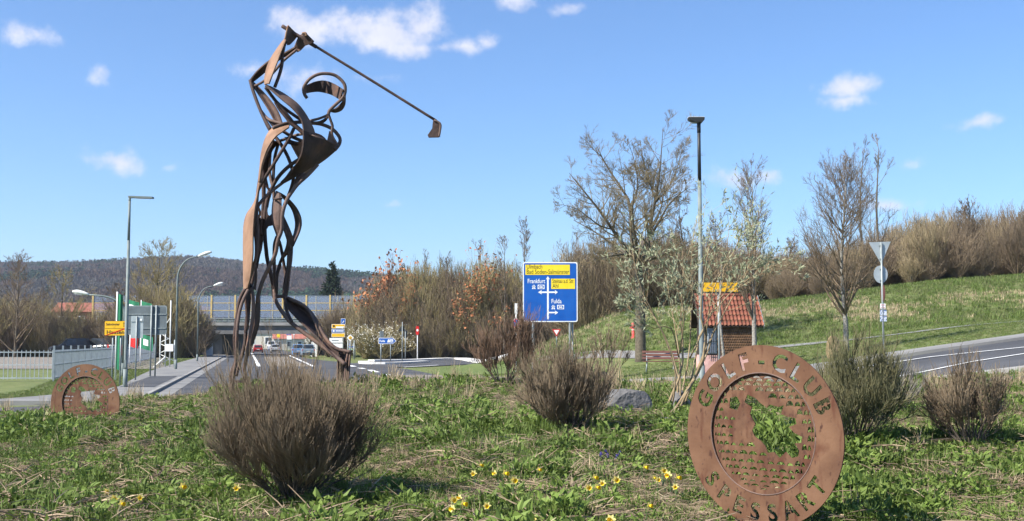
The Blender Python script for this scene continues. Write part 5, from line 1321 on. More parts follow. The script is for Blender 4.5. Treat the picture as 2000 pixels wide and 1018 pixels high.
# ================================================================== the mound: ground cover
m_grass = mat('grass_blade', (.10, .155, .03), (.16, .21, .055), rough=.7, scale=3, rnd=.3, transl=.3)
m_bgrass = mat('bluish_leaf', (.07, .13, .06), (.11, .17, .09), rough=.6, scale=3, rnd=.2, transl=.25)
m_weed = mat('weed_leaf', (.09, .14, .028), (.155, .205, .05), rough=.65, scale=5, rnd=.35, transl=.3)
m_weed2 = mat('bright_weed_leaf', (.11, .17, .03), (.18, .24, .055), rough=.65, scale=5, rnd=.35, transl=.3)
m_straw = mat('dry_straw', (.30, .225, .135), (.45, .36, .235), rough=.9, scale=4, rnd=.25)
m_stk = mat('dead_stalk', (.17, .12, .08), (.32, .24, .16), rough=.9, scale=4, rnd=.25)
def tuft(seed, n, h, spread, w, m, arch=.6, flat=0.0):
    r_ = np.random.default_rng(seed); a = r_.uniform(0, 6.283, n); L = h * r_.uniform(.5, 1.15, n)
    b = r_.normal(size=(n, 2)) * spread * .45; lean = r_.uniform(.15, 1.0, n) * arch
    s = np.array([0, .4, .75, 1.0]); d = np.stack([np.cos(a), np.sin(a)], 1)
    c = np.zeros((n, 4, 3)); c[:, :, :2] = b[:, None] + d[:, None] * (L * lean)[:, None, None] * (s ** 1.6)[None, :, None]
    c[:, :, 2] = (L * np.sqrt(np.clip(1 - (lean * .8) ** 2, .08, 1)) * (1 - flat))[:, None] * (s - .28 * lean[:, None] * s ** 2.5) - .01
    sd = np.stack([-np.sin(a), np.cos(a), 0 * a], 1)[:, None] * (w * r_.uniform(.6, 1.2, n))[:, None, None] * np.array([.8, 1, .7, .06])[None, :, None] / 2
    v = np.concatenate([c + sd, c - sd], 1); i = np.arange(n)[:, None] * 8
    q = np.concatenate([i + np.array([[j, j + 1, j + 5, j + 4]]) for j in range(3)])
    return Geo().add(v.reshape(-1, 3), q).mesh('tuft', m)
def weed(seed, n, r, h, ls, m):
    r_ = np.random.default_rng(seed); a = r_.uniform(0, 6.283, n); q = np.sqrt(r_.uniform(0, 1, n))
    p = np.stack([np.cos(a) * q * r, np.sin(a) * q * r, h * (1 - q ** 2 * .7) * r_.uniform(.1, 1, n)], 1)
    d = np.stack([np.cos(a) * .6, np.sin(a) * .6, r_.uniform(-.1, .7, n)], 1) + r_.normal(size=(n, 3)) * .5
    g = Geo().leaves(p, d, ls * r_.uniform(.6, 1.2, n), ls * .6 * r_.uniform(.6, 1.2, n), r_)
    g.tubes(np.stack([p * np.array([.3, .3, 0]), p], 1)[: n // 5], np.full((n // 5, 2), .0025), 3)
    return g.mesh('weed', m)
def litter(seed, n, L, r, m, lift=.02):
    r_ = np.random.default_rng(seed); a = r_.uniform(0, 6.283, n); b = np.concatenate([r_.normal(size=(n, 2)) * .09, r_.uniform(0, lift, (n, 1))], 1)
    d = np.stack([np.cos(a), np.sin(a), r_.normal(size=n) * .22], 1); l = L * r_.uniform(.4, 1.2, n)
    s = np.linspace(0, 1, 3)
    p = b[:, None] + d[:, None] * (l[:, None] * s)[..., None] + np.array([0, 0, -.12])[None, None] * (l[:, None] * s ** 2)[..., None]
    return Geo().tubes(p, np.full((n, 3), r) * np.array([1, .9, .5]), 3).mesh('litter', m)
gp_ = [tuft(1, 46, .11, .08, .007, m_grass, .8), tuft(2, 40, .08, .10, .007, m_grass, .95), tuft(3, 34, .17, .06, .006, m_grass, .6),       # 0-2 green grass
       weed(4, 110, .15, .10, .05, m_weed), weed(5, 130, .17, .08, .04, m_weed), weed(6, 90, .12, .15, .055, m_weed2), weed(7, 140, .18, .06, .032, m_weed2),   # 3-6 weeds
       tuft(8, 40, .20, .08, .005, m_straw, .85), tuft(9, 40, .13, .12, .005, m_straw, 1.0, .4), litter(10, 34, .22, .003, m_straw, .05), litter(11, 30, .28, .0038, m_stk, .06), litter(12, 40, .16, .003, m_stk, .08),  # 7-11 dry
       tuft(13, 22, .26, .05, .010, m_bgrass, .35), tuft(14, 30, .34, .06, .004, m_straw, .4)]                                  # 12 daffodil leaves, 13 tall dry stalks
r_ = np.random.default_rng(21)
n = 70000
Y = 6.2 + 25.5 * r_.uniform(0, 1, n) ** 1.35; X = r_.uniform(-.58, .58, n) * Y
ok = (np.hypot(X + 1, Y - 15) < 16.2)
X, Y = X[ok], Y[ok]; n = len(X)
f1 = wav(X, Y, 1.5); f2 = wav(X + 40, Y - 20, 2.6); f3 = wav(X - 33, Y + 11, .8)
px_ = 1000 + X / Y * F
u = r_.uniform(0, 1, n)
green = np.clip(.56 + .95 * f1 + .6 * f2 + .06 * (X > 0), .2, .92)
weedy = np.clip(.5 + .9 * f3, .2, .85)
idx = np.where(u < green, np.where(r_.uniform(0, 1, n) < weedy, r_.integers(3, 7, n), r_.integers(0, 3, n)), r_.choice([7, 8, 8, 9, 10, 10, 11, 11, 11, 2], n))
crest = (Y > 17.5) & (u > .35); idx = np.where(crest & (r_.uniform(0, 1, n) < .3), r_.choice([7, 13, 8, 8, 0], n), idx)
s = r_.uniform(.6, 1.15, n) * (1 + .012 * (Y - 8)) * np.where(idx == 13, 1.0, 1)
s = s * np.clip(.85 + 1.1 * f2 + .4 * f1, .45, 1.7)
s = s * np.clip(1 - .55 * (np.hypot(X - dc.x, Y - 7.6) < .7), .4, 1) * np.where(Y < 7.6, .8, 1)
keep = r_.uniform(0, 1, n) < np.clip(1.15 - .025 * (Y - 8), .35, 1)
X, Y, idx, s = X[keep], Y[keep], idx[keep], s[keep]; n = len(X)
xt = 20000
Y3 = 6.3 + 17 * r_.uniform(0, 1, xt) ** 1.2; X3 = r_.uniform(-.56, .56, xt) * Y3; ok = np.hypot(X3 + 1, Y3 - 15) < 16; X3, Y3 = X3[ok], Y3[ok]; xt = len(X3)
X, Y = np.concatenate([X, X3]), np.concatenate([Y, Y3]); idx = np.concatenate([idx, r_.choice([0, 1, 2, 2, 8, 8, 10, 11, 9, 6, 5], xt)])
s = np.concatenate([s, r_.uniform(.5, 1.35, xt) * np.clip(.9 + .5 * wav(X3 + 9, Y3, 2.2), .5, 1.4) * np.where(np.hypot(X3 - dc.x, Y3 - 7.6) < .7, .45, 1)]); n = len(X)
tilt = r_.normal(size=(n, 2)) * .18
scatter('ground_cover', gp_, np.stack([X, Y, G(X, Y) - .005], 1), np.stack([tilt[:, 0], tilt[:, 1], r_.uniform(0, 6.28, n)], 1), np.stack([s, s, s * r_.uniform(.7, 1.15, n)], 1), idx, 'grass, weeds and dry stalks covering the mound', 'ground cover')
# rough grass on the banks and verges
n = 26000
Y = 33 + 58 * r_.uniform(0, 1, n) ** 1.1; X = r_.uniform(-.02, .56, n) * Y
ok = (Y > 70 - .95 * np.clip(X - 5, 0, 14)) & (Y > 57)
X, Y = X[ok], Y[ok]; n = len(X)
gpf = [tuft(31, 18, .34, .30, .03, m_grass, .8), tuft(32, 18, .30, .35, .03, mat('hill_grass', (.11, .14, .045), (.17, .18, .075), rough=.8, scale=3, rnd=.3, transl=.2), .9), tuft(33, 16, .32, .32, .026, m_straw, .9)]
idx = np.where(wav(X, Y, .5) + r_.normal(size=n) * .3 > .75, 2, r_.integers(0, 2, n)); s = r_.uniform(.4, 1.0, n) * np.where(Y > 60, 1, .55)
n2 = 15000
X2 = r_.uniform(1.5, 26, n2); Y2 = 38.5 + 24 * r_.uniform(0, 1, n2)
ok = (Y2 < 71 - .95 * np.clip(X2 - 5, 0, 14)) & (Y2 > np.interp(X2, [-3, 2, 5.8, 8.5, 10.6, 14, 25], [57.5, 52.5, 48, 43.2, 40.5, 39, 38.8]))
X2, Y2 = X2[ok], Y2[ok]; n2 = len(X2); s2 = r_.uniform(.18, .36, n2)
Y4 = r_.uniform(40, 140, 9000); X4 = -12 - (Y4 - 36) * 28 / 121.0 - np.interp(Y4, [40, 47, 60, 79], [3.4, 2.1, 2.6, 3.1]) - r_.uniform(0, 1, 9000) * (1.0 + .02 * (Y4 - 40)) * 3
X2, Y2, s2 = np.concatenate([X2, X4]), np.concatenate([Y2, Y4]), np.concatenate([s2, r_.uniform(.2, .42, 9000)]); n2 = len(X2)
X, Y, s, idx = np.concatenate([X, X2]), np.concatenate([Y, Y2]), np.concatenate([s, s2]), np.concatenate([idx, r_.choice([0, 0, 1, 1, 1], n2)])
n = len(X)
scatter('bank_grass', gpf, np.stack([X, Y, G(X, Y) - .01], 1), np.stack([0 * X, 0 * X, r_.uniform(0, 6.28, n)], 1), np.stack([s, s, s], 1), idx, 'rough green grass on the bank behind the hut', 'grass')

# ---- broom bushes
m_broom = mat('broom_twig', (.13, .095, .062), (.225, .17, .11), rough=.9, scale=3, detail=3)
m_broomg = mat('broom_green', (.095, .092, .042), (.165, .15, .075), rough=.85, scale=3, detail=3)
m_stem = mat('broom_stem', (.060, .050, .040), (.12, .10, .08), rough=.9, scale=8)
m_redtw = mat('reddish_twig', (.115, .070, .046), (.18, .115, .075), rough=.9, scale=3)
def broom(label, px, py, w_px, top_px, seed, n=46, m=m_broom, lean=(0, 0), dens=1.0, Y=None, name='broom_bush', tw=.0022):
    b = hit(px, py) if Y is None else base(px, py, Y)
    k = b.y / F; H = (py - top_px) * k; W = w_px * k / 2
    r_ = np.random.default_rng(seed)
    t = thing(name, label, 'bush', (b.x, b.y, b.z))
    p, r = stems(r_, n, H * .76, W * .84, 7, .011, 1.0, .05)
    p = p + np.array([lean[0], lean[1], 0]) * (p[..., 2:] / H) ** 1.0
    Geo().tubes(p - np.array([0, 0, .03]), r, 5).build('stems', m_stem, t, smooth=True)
    sk = grow(r_, (p, r), [dict(n=int(9 * dens), len=.42, ang=28, up=.5, t0=.30, N=5, rr=.5, rmin=tw * 1.7, rtip=tw, shrink=.3), dict(n=6, len=.62, ang=20, up=.65, t0=.15, N=4, rr=.6, rmin=tw * 1.1, rtip=tw * .7, shrink=.2), dict(n=3, len=.6, ang=17, up=.6, t0=.2, N=3, rr=.7, rmin=tw, rtip=tw * .6, shrink=.2)])
    g = Geo()
    for i, (a, q) in enumerate(sk[1:]): g.tubes(a, q, 3)
    g.build('twigs', m, t)
    return t
broom('wide brown broom bush in the left foreground before the golfer', 575, 986, 316, 740, 1, n=70, dens=1.6, tw=.0018)
broom('brown broom bush in the middle left of the boulder', 1112, 852, 190, 700, 2, n=44, tw=.003, dens=1.1)
broom('greenish broom bush behind the right side of the golf disc', 1668, 884, 190, 668, 3, n=36, m=m_broomg, tw=.003, lean=(.1, 0), dens=.9)
broom('reddish twiggy bush behind the middle broom bush', 984, 756, 140, 618, 4, n=22, m=m_redtw, Y=21.0, tw=.004, dens=.7, name='twiggy_bush')
broom('thin leafless bush between the reddish bush and the blue sign', 1045, 756, 130, 655, 5, n=14, m=m_twig, Y=23.0, tw=.004, dens=.5, name='twiggy_bush')
broom('thin dry bush behind the greenish broom at the right edge', 1740, 800, 120, 700, 6, n=14, m=m_twigg, Y=15.5, tw=.003, dens=.5, name='twiggy_bush')
broom('sparse sapling clump right of the middle broom bush', 1185, 760, 90, 640, 7, n=7, m=m_twig, Y=22.0, tw=.004, dens=.4, name='twiggy_bush')
broom('brown bush beyond the right edge of the view', 1900, 880, 200, 720, 8, n=30, tw=.003, dens=.8)

# ---- silvery-leaved shrub behind the disc
YW = 16.0; sb = base(1322, 806, YW)
t = thing('silvery_shrub', 'tall shrub with tan canes and silvery leaves left of the disc', 'shrub', (sb.x, sb.y, sb.z))
def sp(x, y, d, r): q = P(x, y, YW + d) - sb; return (q.x, q.y, q.z, r)
CN = [[(1297, 812, 0, .022), (1313, 770, 0, .02), (1330, 727, 0, .017), (1334, 680, .1, .014), (1330, 620, .2, .009), (1335, 520, .3, .004)],
      [(1310, 814, .1, .024), (1350, 750, -.1, .021), (1375, 697, -.2, .018), (1378, 660, -.2, .015), (1368, 600, -.3, .01), (1385, 480, -.4, .004)],
      [(1328, 816, .1, .016), (1329, 760, .1, .013), (1326, 690, .2, .011), (1315, 620, .3, .008), (1300, 540, .4, .004)],
      [(1320, 814, -.1, .018), (1345, 760, -.2, .016), (1378, 700, 0, .013), (1400, 620, .1, .01), (1412, 540, .2, .006), (1425, 440, .2, .003)],
      [(1316, 812, .1, .015), (1325, 740, .2, .013), (1300, 660, .3, .01), (1260, 590, .4, .007), (1225, 520, .4, .003)],
      [(1330, 814, 0, .016), (1352, 740, .1, .013), (1372, 640, .3, .01), (1440, 560, .4, .008), (1500, 525, .5, .006), (1535, 512, .5, .004), (1556, 528, .5, .003)],
      [(1330, 812, .2, .014), (1370, 700, .4, .011), (1420, 600, .5, .008), (1465, 520, .5, .005), (1480, 450, .5, .003)],
      [(1308, 812, -.1, .013), (1320, 730, -.3, .011), (1290, 640, -.4, .008), (1250, 560, -.5, .005), (1235, 490, -.6, .003)],
      [(1322, 812, .2, .013), (1345, 700, .4, .011), (1350, 600, .5, .008), (1350, 500, .6, .005), (1360, 430, .6, .003)],
      [(1347, 700, -.1, .013), (1367, 660, -.2, .010), (1400, 590, -.3, .008), (1450, 540, -.3, .005), (1490, 500, -.3, .003)],
      [(1326, 700, .2, .010), (1310, 640, -.1, .008), (1270, 640, -.3, .005), (1225, 600, -.4, .003)],
      [(1328, 690, .1, .010), (1335, 600, -.2, .008), (1300, 520, -.3, .005), (1280, 480, -.4, .003)],
      [(1378, 660, -.2, .010), (1395, 560, -.4, .008), (1440, 480, -.5, .005), (1450, 430, -.5, .003)]]
L = [spline([sp(*q) for q in l], 9) for l in CN]
lp, lr = np.array([q[:, :3] for q in L]), np.array([q[:, 3] for q in L])
m_cane = mat('tan_cane', (.22, .155, .085), (.33, .25, .15), rough=.8, scale=9)
m_silver = mat('silvery_leaf', (.24, .265, .15), (.42, .435, .29), rough=.7, scale=9, rnd=.0, transl=.2)
for i in range(len(L)): Geo().tubes(lp[i:i + 1], lr[i:i + 1], 7, True).build('cane', m_cane, t, smooth=True)
r_ = np.random.default_rng(31)
sk = grow(r_, (lp, lr), [dict(n=13, len=.26, ang=36, up=.35, t0=.45, N=5, rr=.5, rmin=.003, rtip=.0015, wob=.25), dict(n=3, len=.5, ang=34, up=.3, t0=.2, N=4, rr=.6, rmin=.002, rtip=.0013)])
g = Geo()
for a, q in sk[1:]: g.tubes(a, q, 3)
g.build('twigs', m_cane, t)
g = Geo()
for a, q in sk[1:]:
    for f_ in (.35, .6, .8, 1.0):
        N_ = a.shape[1]; fi = f_ * (N_ - 1); i0 = min(int(fi), N_ - 2); w_ = fi - i0
        p_ = a[:, i0] * (1 - w_) + a[:, i0 + 1] * w_; d_ = a[:, i0 + 1] - a[:, i0]; d_ = d_ / (np.linalg.norm(d_, axis=1, keepdims=True) + 1e-9)
        for _ in range(4):
            sel = r_.uniform(0, 1, len(p_)) < .34
            g.leaves(p_[sel], d_[sel] + r_.normal(size=(sel.sum(), 3)) * .5, r_.uniform(.05, .10, sel.sum()), .018, r_)
g.build('leaves', m_silver, t)

# ---- daffodils and grape hyacinths
m_pet = mat('daffodil_petal', (.82, .72, .22), (.88, .80, .36), rough=.6, scale=30, transl=.2)
m_trum = mat('daffodil_trumpet', (.84, .56, .01), (.88, .62, .03), rough=.6, scale=30, transl=.15)
m_stemg = mat('flower_stem', (.10, .17, .05), (.13, .20, .07), rough=.6, scale=9)
def daff_parts():
    s = Geo().tube([(0, 0, -.03), (.004, 0, .10), (0, 0, .19), (0, -.012, .215), (0, -.03, .215)], .0035, 6).mesh('stem', m_stemg, True)
    g = Geo()
    for i in range(6):
        a = i * math.pi / 3; c, sn = math.cos(a), math.sin(a); px2, pz2 = -sn, c
        g.add([(0, -.03, .215), (c * .024 + px2 * .013, -.034 - .004 * (i % 2), .215 + sn * .024 + pz2 * .013), (c * .046, -.040, .215 + sn * .046), (c * .024 - px2 * .013, -.034 - .004 * (i % 2), .215 + sn * .024 - pz2 * .013)], np.array([[0, 1, 2, 3]]))
    pt = g.mesh('petals', m_pet)
    tr = Geo().tube([(0, -.03, .215), (0, -.045, .214), (0, -.068, .212), (0, -.072, .212)], [.008, .012, .019, .022], 9, cap=False).mesh('trumpet', m_trum, True)
    lf = tuft(55, 4, .2, .02, .011, m_bgrass, .35)
    return s, pt, tr, lf
DP = daff_parts()
ORD = ['leftmost', 'second from left', 'third from left', 'fourth from left', 'fifth from left', 'sixth from left', 'seventh from left']
CL = [([(208, 960), (224, 973), (234, 983)], 'yellow daffodil in the trio at the lower left corner', 3), ([(353, 950)], 'single yellow daffodil left of the wide broom bush', 1), ([(274, 971)], 'small daffodil bud low at the lower left', 1), ([(463, 952)], 'single daffodil beside the left edge of the wide broom bush', 1),
      ([(543, 915)], 'daffodil showing through the stems of the wide broom bush', 1), ([(926, 924), (937, 908)], 'pale daffodil in the pair right of the broom shadow', 2), ([(972, 924), (981, 924), (1002, 937)], 'daffodil in the row of three in the middle of the meadow', 3), ([(1049, 917)], 'single daffodil below the middle broom bush', 1),
      ([(884, 975), (903, 972), (900, 983), (889, 993)], 'daffodil in the cluster of four at bottom centre', 4), ([(951, 987)], 'single daffodil right of the bottom centre cluster', 1), ([(1049, 1012)], 'pale daffodil at the very bottom edge', 1), ([(1148, 951), (1161, 951), (1177, 943), (1158, 932), (1202, 936)], 'daffodil in the loose group left of the disc cluster', 5),
      ([(1294, 918), (1275, 933), (1284, 936), (1299, 932), (1308, 927), (1318, 932), (1319, 950)], 'daffodil in the big cluster beside the golf disc', 7), ([(1254, 912)], 'daffodil standing left of the big cluster', 1), ([(1262, 987)], 'single daffodil below the big cluster', 1), ([(1195, 1013)], 'daffodil at the bottom edge left of the disc foot', 1), ([(1773, 1008)], 'daffodil in the lower right corner', 1)]
r_ = np.random.default_rng(61)
for pxs, lab, n_ in CL:
    for (x, y) in pxs:
        rank = sorted(q_[0] + q_[1] * .001 for q_ in pxs).index(x + y * .001)
        s_ = r_.uniform(.62, .84); q = hit(x, y, .215 * s_)
        o = thing('daffodil', lab if len(pxs) == 1 else ORD[rank] + ' ' + lab, 'daffodil', (q.x, q.y, q.z), r_.uniform(-1.1, .9), group='daffodils on the mound')
        o.scale = (s_, s_, s_)
        for nm, me in zip(('stem', 'petals', 'trumpet', 'leaves'), DP): link(nm, me, o)
m_mus = mat('grape_hyacinth_blue', (.05, .045, .20), (.09, .075, .28), rough=.6, scale=30)
g = Geo()
for i in range(26):
    a = i * 2.4; z = .07 + i * .0019; rr = .012 * (1 - (i / 26) ** 2 * .7)
    c = np.array([math.cos(a) * rr, math.sin(a) * rr, z]); g.box(c, (.009, .009, .009), rz=a)
mus = g.mesh('flower_spike', m_mus); mst = Geo().tube([(0, 0, -.02), (0, 0, .11)], .003, 5).mesh('stem', m_stemg)
for i_, (x, y) in enumerate(((1174, 888), (1183, 884), (1187, 890), (1205, 893), (1211, 886))):
    q = hit(x, y, .09); o = thing('grape_hyacinth', ORD[i_] + ' blue grape hyacinth spike in the small group below the boulder', 'flower', tuple(q), group='grape hyacinths'); o.scale = (.95,) * 3
    link('stem', mst, o); link('flower_spike', mus, o)
# loose canes lying on the mound
for i, (a, b_) in enumerate([((650, 955), (752, 945)), ((1000, 805), (1058, 838)), ((905, 985), (960, 960)), ((1120, 870), (1180, 866)), ((250, 846), (292, 842)), ((700, 985), (760, 935))]):
    p0, p1 = hit(*a), hit(*b_); c = thing('dry_stalk', ['long dry stalk lying right of the wide broom bush', 'pale dry stalk left of the middle broom bush', 'pale stalk near the bottom centre daffodils', 'short stalk below the middle broom bush', 'pale stalk on the left of the mound', 'thin stalk standing in the broom shadow'][i], 'stalk', tuple(p0))
    d_ = p1 - p0
    Geo().tube([(0, 0, .02), (d_.x * .5, d_.y * .5, d_.z * .5 + .05), (d_.x, d_.y, d_.z + .03 + .05 * (i % 2))], [.007, .006, .003], 6).build('stem', m_straw, c, smooth=True)
# ================================================================== left yard, vehicles, buildings, people
m_fence = mat('fence_steel', (.30, .33, .35), (.40, .43, .45), rough=.5, scale=3, metal=.2)
fence = thing('yard_fence', 'grey steel bar fence along the yard left of the pavement', 'fence', (-23.5, 58, 0))
F0, F1 = np.array([-23.5, 58.0]), np.array([-43.5, 138.0]); n = 26
fd = (F1 - F0) / n; fl = np.linalg.norm(fd); fa = math.atan2(fd[1], fd[0])
g = Geo(); g.box((fl / 2, 0, .18), (fl, .05, .05)); g.box((fl / 2, 0, 1.5), (fl, .05, .05)); g.box((fl / 2, 0, .85), (fl, .04, .04))
for j in range(14): g.box(((j + .5) * fl / 14, 0, .86), (.03, .03, 1.5))
pn = g.mesh('fence_panel', m_fence); ps = Geo().box((0, 0, .85), (.09, .09, 1.95)).mesh('post', m_fence)
for i in range(n + 1):
    c = F0 + fd * i
    link('post', ps, fence, loc=(c[0] - F0[0], c[1] - F0[1], 0), rz=fa)
    if i < n: link('fence_panel', pn, fence, loc=(c[0] - F0[0], c[1] - F0[1], 0), rz=fa)
fence2 = thing('yard_fence', 'fence section running left from the corner of the yard', 'fence', (-23.5, 58, 0))
for i in range(7):
    link('post', ps, fence2, loc=(-fl * (i + 1), 0, 0))
    link('fence_panel', pn, fence2, loc=(-fl * (i + 1) + .04, 0, 0))
# flags
m_green = mat('flag_green', (.012, .13, .06), (.02, .17, .08), rough=.7, scale=2)
def flag(label, x, Y, H, fw, fh, m, wave, white=True):
    t = thing('flag', label, 'flag', (x, Y, Gz(x, Y)))
    Geo().tube([(0, 0, -.1), (0, 0, H)], .045, 8).build('pole', m_white, t, smooth=True)
    s = np.linspace(0, 1, 14); n = 14
    e = np.stack([s * fw * .6, np.sin(s * 7 + wave) * .12 * s - s * fw * .3, 0 * s], 1)
    zt = H - .1; zz = np.linspace(0, -fh, 8)
    v = np.array([(p[0], p[1], zt + z + p[0] * -.25) for z in zz for p in e])
    i = (np.arange(7)[:, None] * n + np.arange(n - 1)[None]).ravel()
    Geo().add(np.concatenate([v, v + np.array([0, .012, 0])]), [np.stack([i, i + 1, i + n + 1, i + n], 1), np.stack([i, i + n, i + n + 1, i + 1], 1) + len(v)]).build('cloth', m, t, smooth=True)
    if white: 
        k = v.reshape(8, n, 3)[2:6, 3:9] - np.array([0, .015, 0]); j = (np.arange(3)[:, None] * 6 + np.arange(5)[None]).ravel()
        Geo().add(k.reshape(-1, 3), np.stack([j, j + 1, j + 7, j + 6], 1)).build('white_field', m_white, t, smooth=True)
def xat(px, Y): return (px - 1000) / F * Y
flag('tall green banner flag hanging on a white pole by the town sign', xat(229, 60), 60, P(229, 570, 60).z, .55, 4.0, m_green, 0, False)
flag('green flag with white field above the large sign back', xat(247, 100), 100, P(247, 582, 100).z, 2.2, 1.3, m_green, 1)
flag('small green flag right of the flag with the white field', xat(276, 110), 110, P(276, 586, 110).z, 2.0, 1.6, m_green, 2)
flag('red flag hanging low below the large sign back', xat(256, 92), 92, P(256, 655, 92).z + .1, 1.2, .9, m_red, .5, False)
flag('green and white flag hanging low beside the red one', xat(277, 96), 96, P(277, 650, 96).z, 2.0, 1.2, m_green, 2.5)
# lattice display frame
t = thing('lattice_frame', 'white lattice display frame on the grass by the pavement', 'frame', (xat(334, 86), 86, 0))
for dx, h in ((-.75, 3.1), (-.35, 4.0), (.0, 5.2), (.35, 2.2)): Geo().tube([(dx, 0, -.1), (dx, 0, h)], .05, 8).build('upright', m_lampw if dx < .3 else m_back, t, smooth=True)
for z in (.4, 1.2, 2.0, 2.8): Geo().tube([(-.75, 0, z), (.0, 0, z + (.35 if z < 2.5 else 1.1))], .03, 6).build('brace', m_lampw, t, smooth=True)
for z in (.8, 1.6, 2.4): Geo().tube([(-.75, 0, z + .3), (.35 if z < 2 else 0, 0, z - .2)], .025, 6).build('brace', m_lampw, t, smooth=True)
Geo().box((-.05, -.08, 1.6), (.65, .03, .55)).build('white_panel', m_white, t)
Geo().tube([(-1.2, -.1, .1), (-.3, -.1, .9)], .06, 6).build('stay', m_lampw, t, smooth=True)
for px, lab in ((216, 'red slanted barrier post nearest the town sign'), (238, 'red slanted barrier post behind the left lamp')):
    o = Geo().box((0, 0, .9), (.16, .1, 1.9), rot=Matrix.Rotation(R(-9 if px < 230 else 12), 3, 'Y')).build('barrier_post', m_red, label=lab, cat='post', loc=(xat(px, 88), 88, 0))

# ---- vehicles
m_tyre = mat('tyre', (.02, .02, .02), rough=.9); m_rim = mat('rim', (.4, .4, .42), rough=.35, metal=.7)
m_win = mat('car_glass', (.025, .03, .035), rough=.08, spec=.6); m_tail = mat('tail_light', (.45, .01, .01), rough=.25)
m_plate = mat('number_plate', (.7, .7, .66), rough=.5)
def paint(name, c): return mat(name, c, rough=.28, spec=.5)
def car(label, x, Y, rz, body, L=4.2, W=1.78, H=1.5, name='car', boxy=.0, z=None, lights=True, cat='car'):
    t = thing(name, label, cat, (x, Y, (Gz(x, Y) + .05) if z is None else z), rz)
    # local: +y is forward; sections along the length
    zb = .22
    sec = [(-.5, .55, .86), (-.485, .30, .92), (-.46, .24, .96), (-.2, .22, 1.0), (.2, .22, 1.0), (.42, .24, .96), (.48, .30, .9), (.5, .5, .8)]
    zt = [.84, .92, .95, .95, .93, .86, .76, .66]
    def loft(secs, name_, m, parent=t):
        g = Geo(); n = len(secs); k = len(secs[0]); v = np.array(secs).reshape(-1, 3)
        i = (np.arange(n - 1)[:, None] * k + np.arange(k)[None]); j = (np.arange(n - 1)[:, None] * k + (np.arange(k)[None] + 1) % k)
        g.add(v, [np.stack([i, j, j + k, i + k], -1).reshape(-1, 4), np.arange(k)[None, ::-1], np.arange(k)[None] + (n - 1) * k])
        return g.build(name_, m, parent, smooth=False)
    ss = []
    for (y, z0, wf), zt_ in zip(sec, zt):
        w = W / 2 * wf; zt2 = zt_ * H / 1.5 + boxy * .1
        ss.append([(-w * .94, y * L, z0), (w * .94, y * L, z0), (w, y * L, z0 + .18), (w, y * L, zt2 - .14), (w * .93, y * L, zt2), (-w * .93, y * L, zt2), (-w, y * L, zt2 - .14), (-w, y * L, z0 + .18)])
    bo = loft(ss, 'body', body)
    zs = .93 * H / 1.5 + boxy * .1
    cab = [(-.475 + .02, zs - .02, .90), (-.40 - boxy * .05, H - .06, .76), (-.30, H, .74), (.02, H - .01, .74), (.10, H - .07, .76), (.27, zs - .04, .88)]
    cs = []
    for y, zt2, wf in cab:
        w = W / 2 * wf; wb = W / 2 * .92
        cs.append([(-wb, y * L, zs - .12), (wb, y * L, zs - .12), (w, y * L, zt2), (-w, y * L, zt2)])
    ca = loft(cs, 'cabin', body)
    # windows: rear, front, sides
    def quad(p, nm, off, par): 
        v = np.array(p) + np.array(off); i = np.arange(len(v))
        return Geo().add(v, [i[None]]).build(nm, m_win, par)
    yr0, yr1 = -.462 * L, (-.402 - boxy * .05) * L
    quad([(-.76 * W / 2, yr0, zs + .03), (.76 * W / 2, yr0, zs + .03), (.66 * W / 2, yr1, H - .1), (-.66 * W / 2, yr1, H - .1)], 'rear_window', (0, -.022, .01), ca)
    quad([(-.76 * W / 2, .262 * L, zs + .0), (.76 * W / 2, .262 * L, zs + .0), (.66 * W / 2, .115 * L, H - .1), (-.66 * W / 2, .115 * L, H - .1)], 'windscreen', (0, .03, .02), ca)
    for s_ in (-1, 1):
        for a, b2 in ((-.40, -.13), (-.11, .12)):
            quad([(s_ * .925 * W / 2, a * L, zs + .03), (s_ * .925 * W / 2, b2 * L, zs + .03), (s_ * .80 * W / 2, min(b2, .08) * L, H - .1), (s_ * .80 * W / 2, max(a, -.36) * L, H - .1)], 'side_window', (s_ * .012, 0, 0), ca)
        Geo().box((s_ * (W / 2 - .16), -.492 * L, .78 * H / 1.5 + boxy * .1), (.26, .06, .2)).build('tail_light', m_tail, t)
        Geo().box((s_ * (W / 2 - .22), .488 * L, .62 * H / 1.5), (.3, .06, .14)).build('headlight', m_lens, t)
        for y in (-.31, .31):
            a = np.linspace(0, 2 * math.pi, 17)
            w_ = link('wheel', None, t, loc=(s_ * (W / 2 - .10), y * L, .32))
            Geo().tube([(-.10, 0, 0), (-.09, 0, 0), (.09, 0, 0), (.10, 0, 0)], [.27, .32, .32, .27], 16).build('tyre', m_tyre, w_, smooth=True)
            Geo().tube([(s_ * .095, 0, 0), (s_ * .108, 0, 0)], [.2, .18], 12).build('rim', m_rim, w_)
        Geo().box((s_ * (W / 2 + .06), .16 * L, zs + .08), (.16, .12, .13)).build('mirror', body, t)
    Geo().box((0, -.497 * L, .45), (W * .86, .08, .2)).build('bumper', m_dark, t)
    Geo().box((0, -.506 * L - .02, .68 * H / 1.5), (.5, .02, .11)).build('number_plate', m_plate, t)
    return t
rd = math.atan2(28, 121)   # heading of the road
p_red = paint('red_car_paint', (.42, .015, .012)); p_sil = paint('silver_car_paint', (.42, .43, .44)); p_wht = paint('white_car_paint', (.72, .72, .72)); p_blu = paint('blue_car_paint', (.10, .22, .42)); p_drk = paint('dark_car_paint', (.02, .022, .026))
car('red hatchback driving away through the underpass', xat(505.5, 212), 212, rd, p_red)
car('silver car with red lights ahead beside the red hatchback', xat(539, 214), 214, rd, p_sil, H=1.62, boxy=.3)
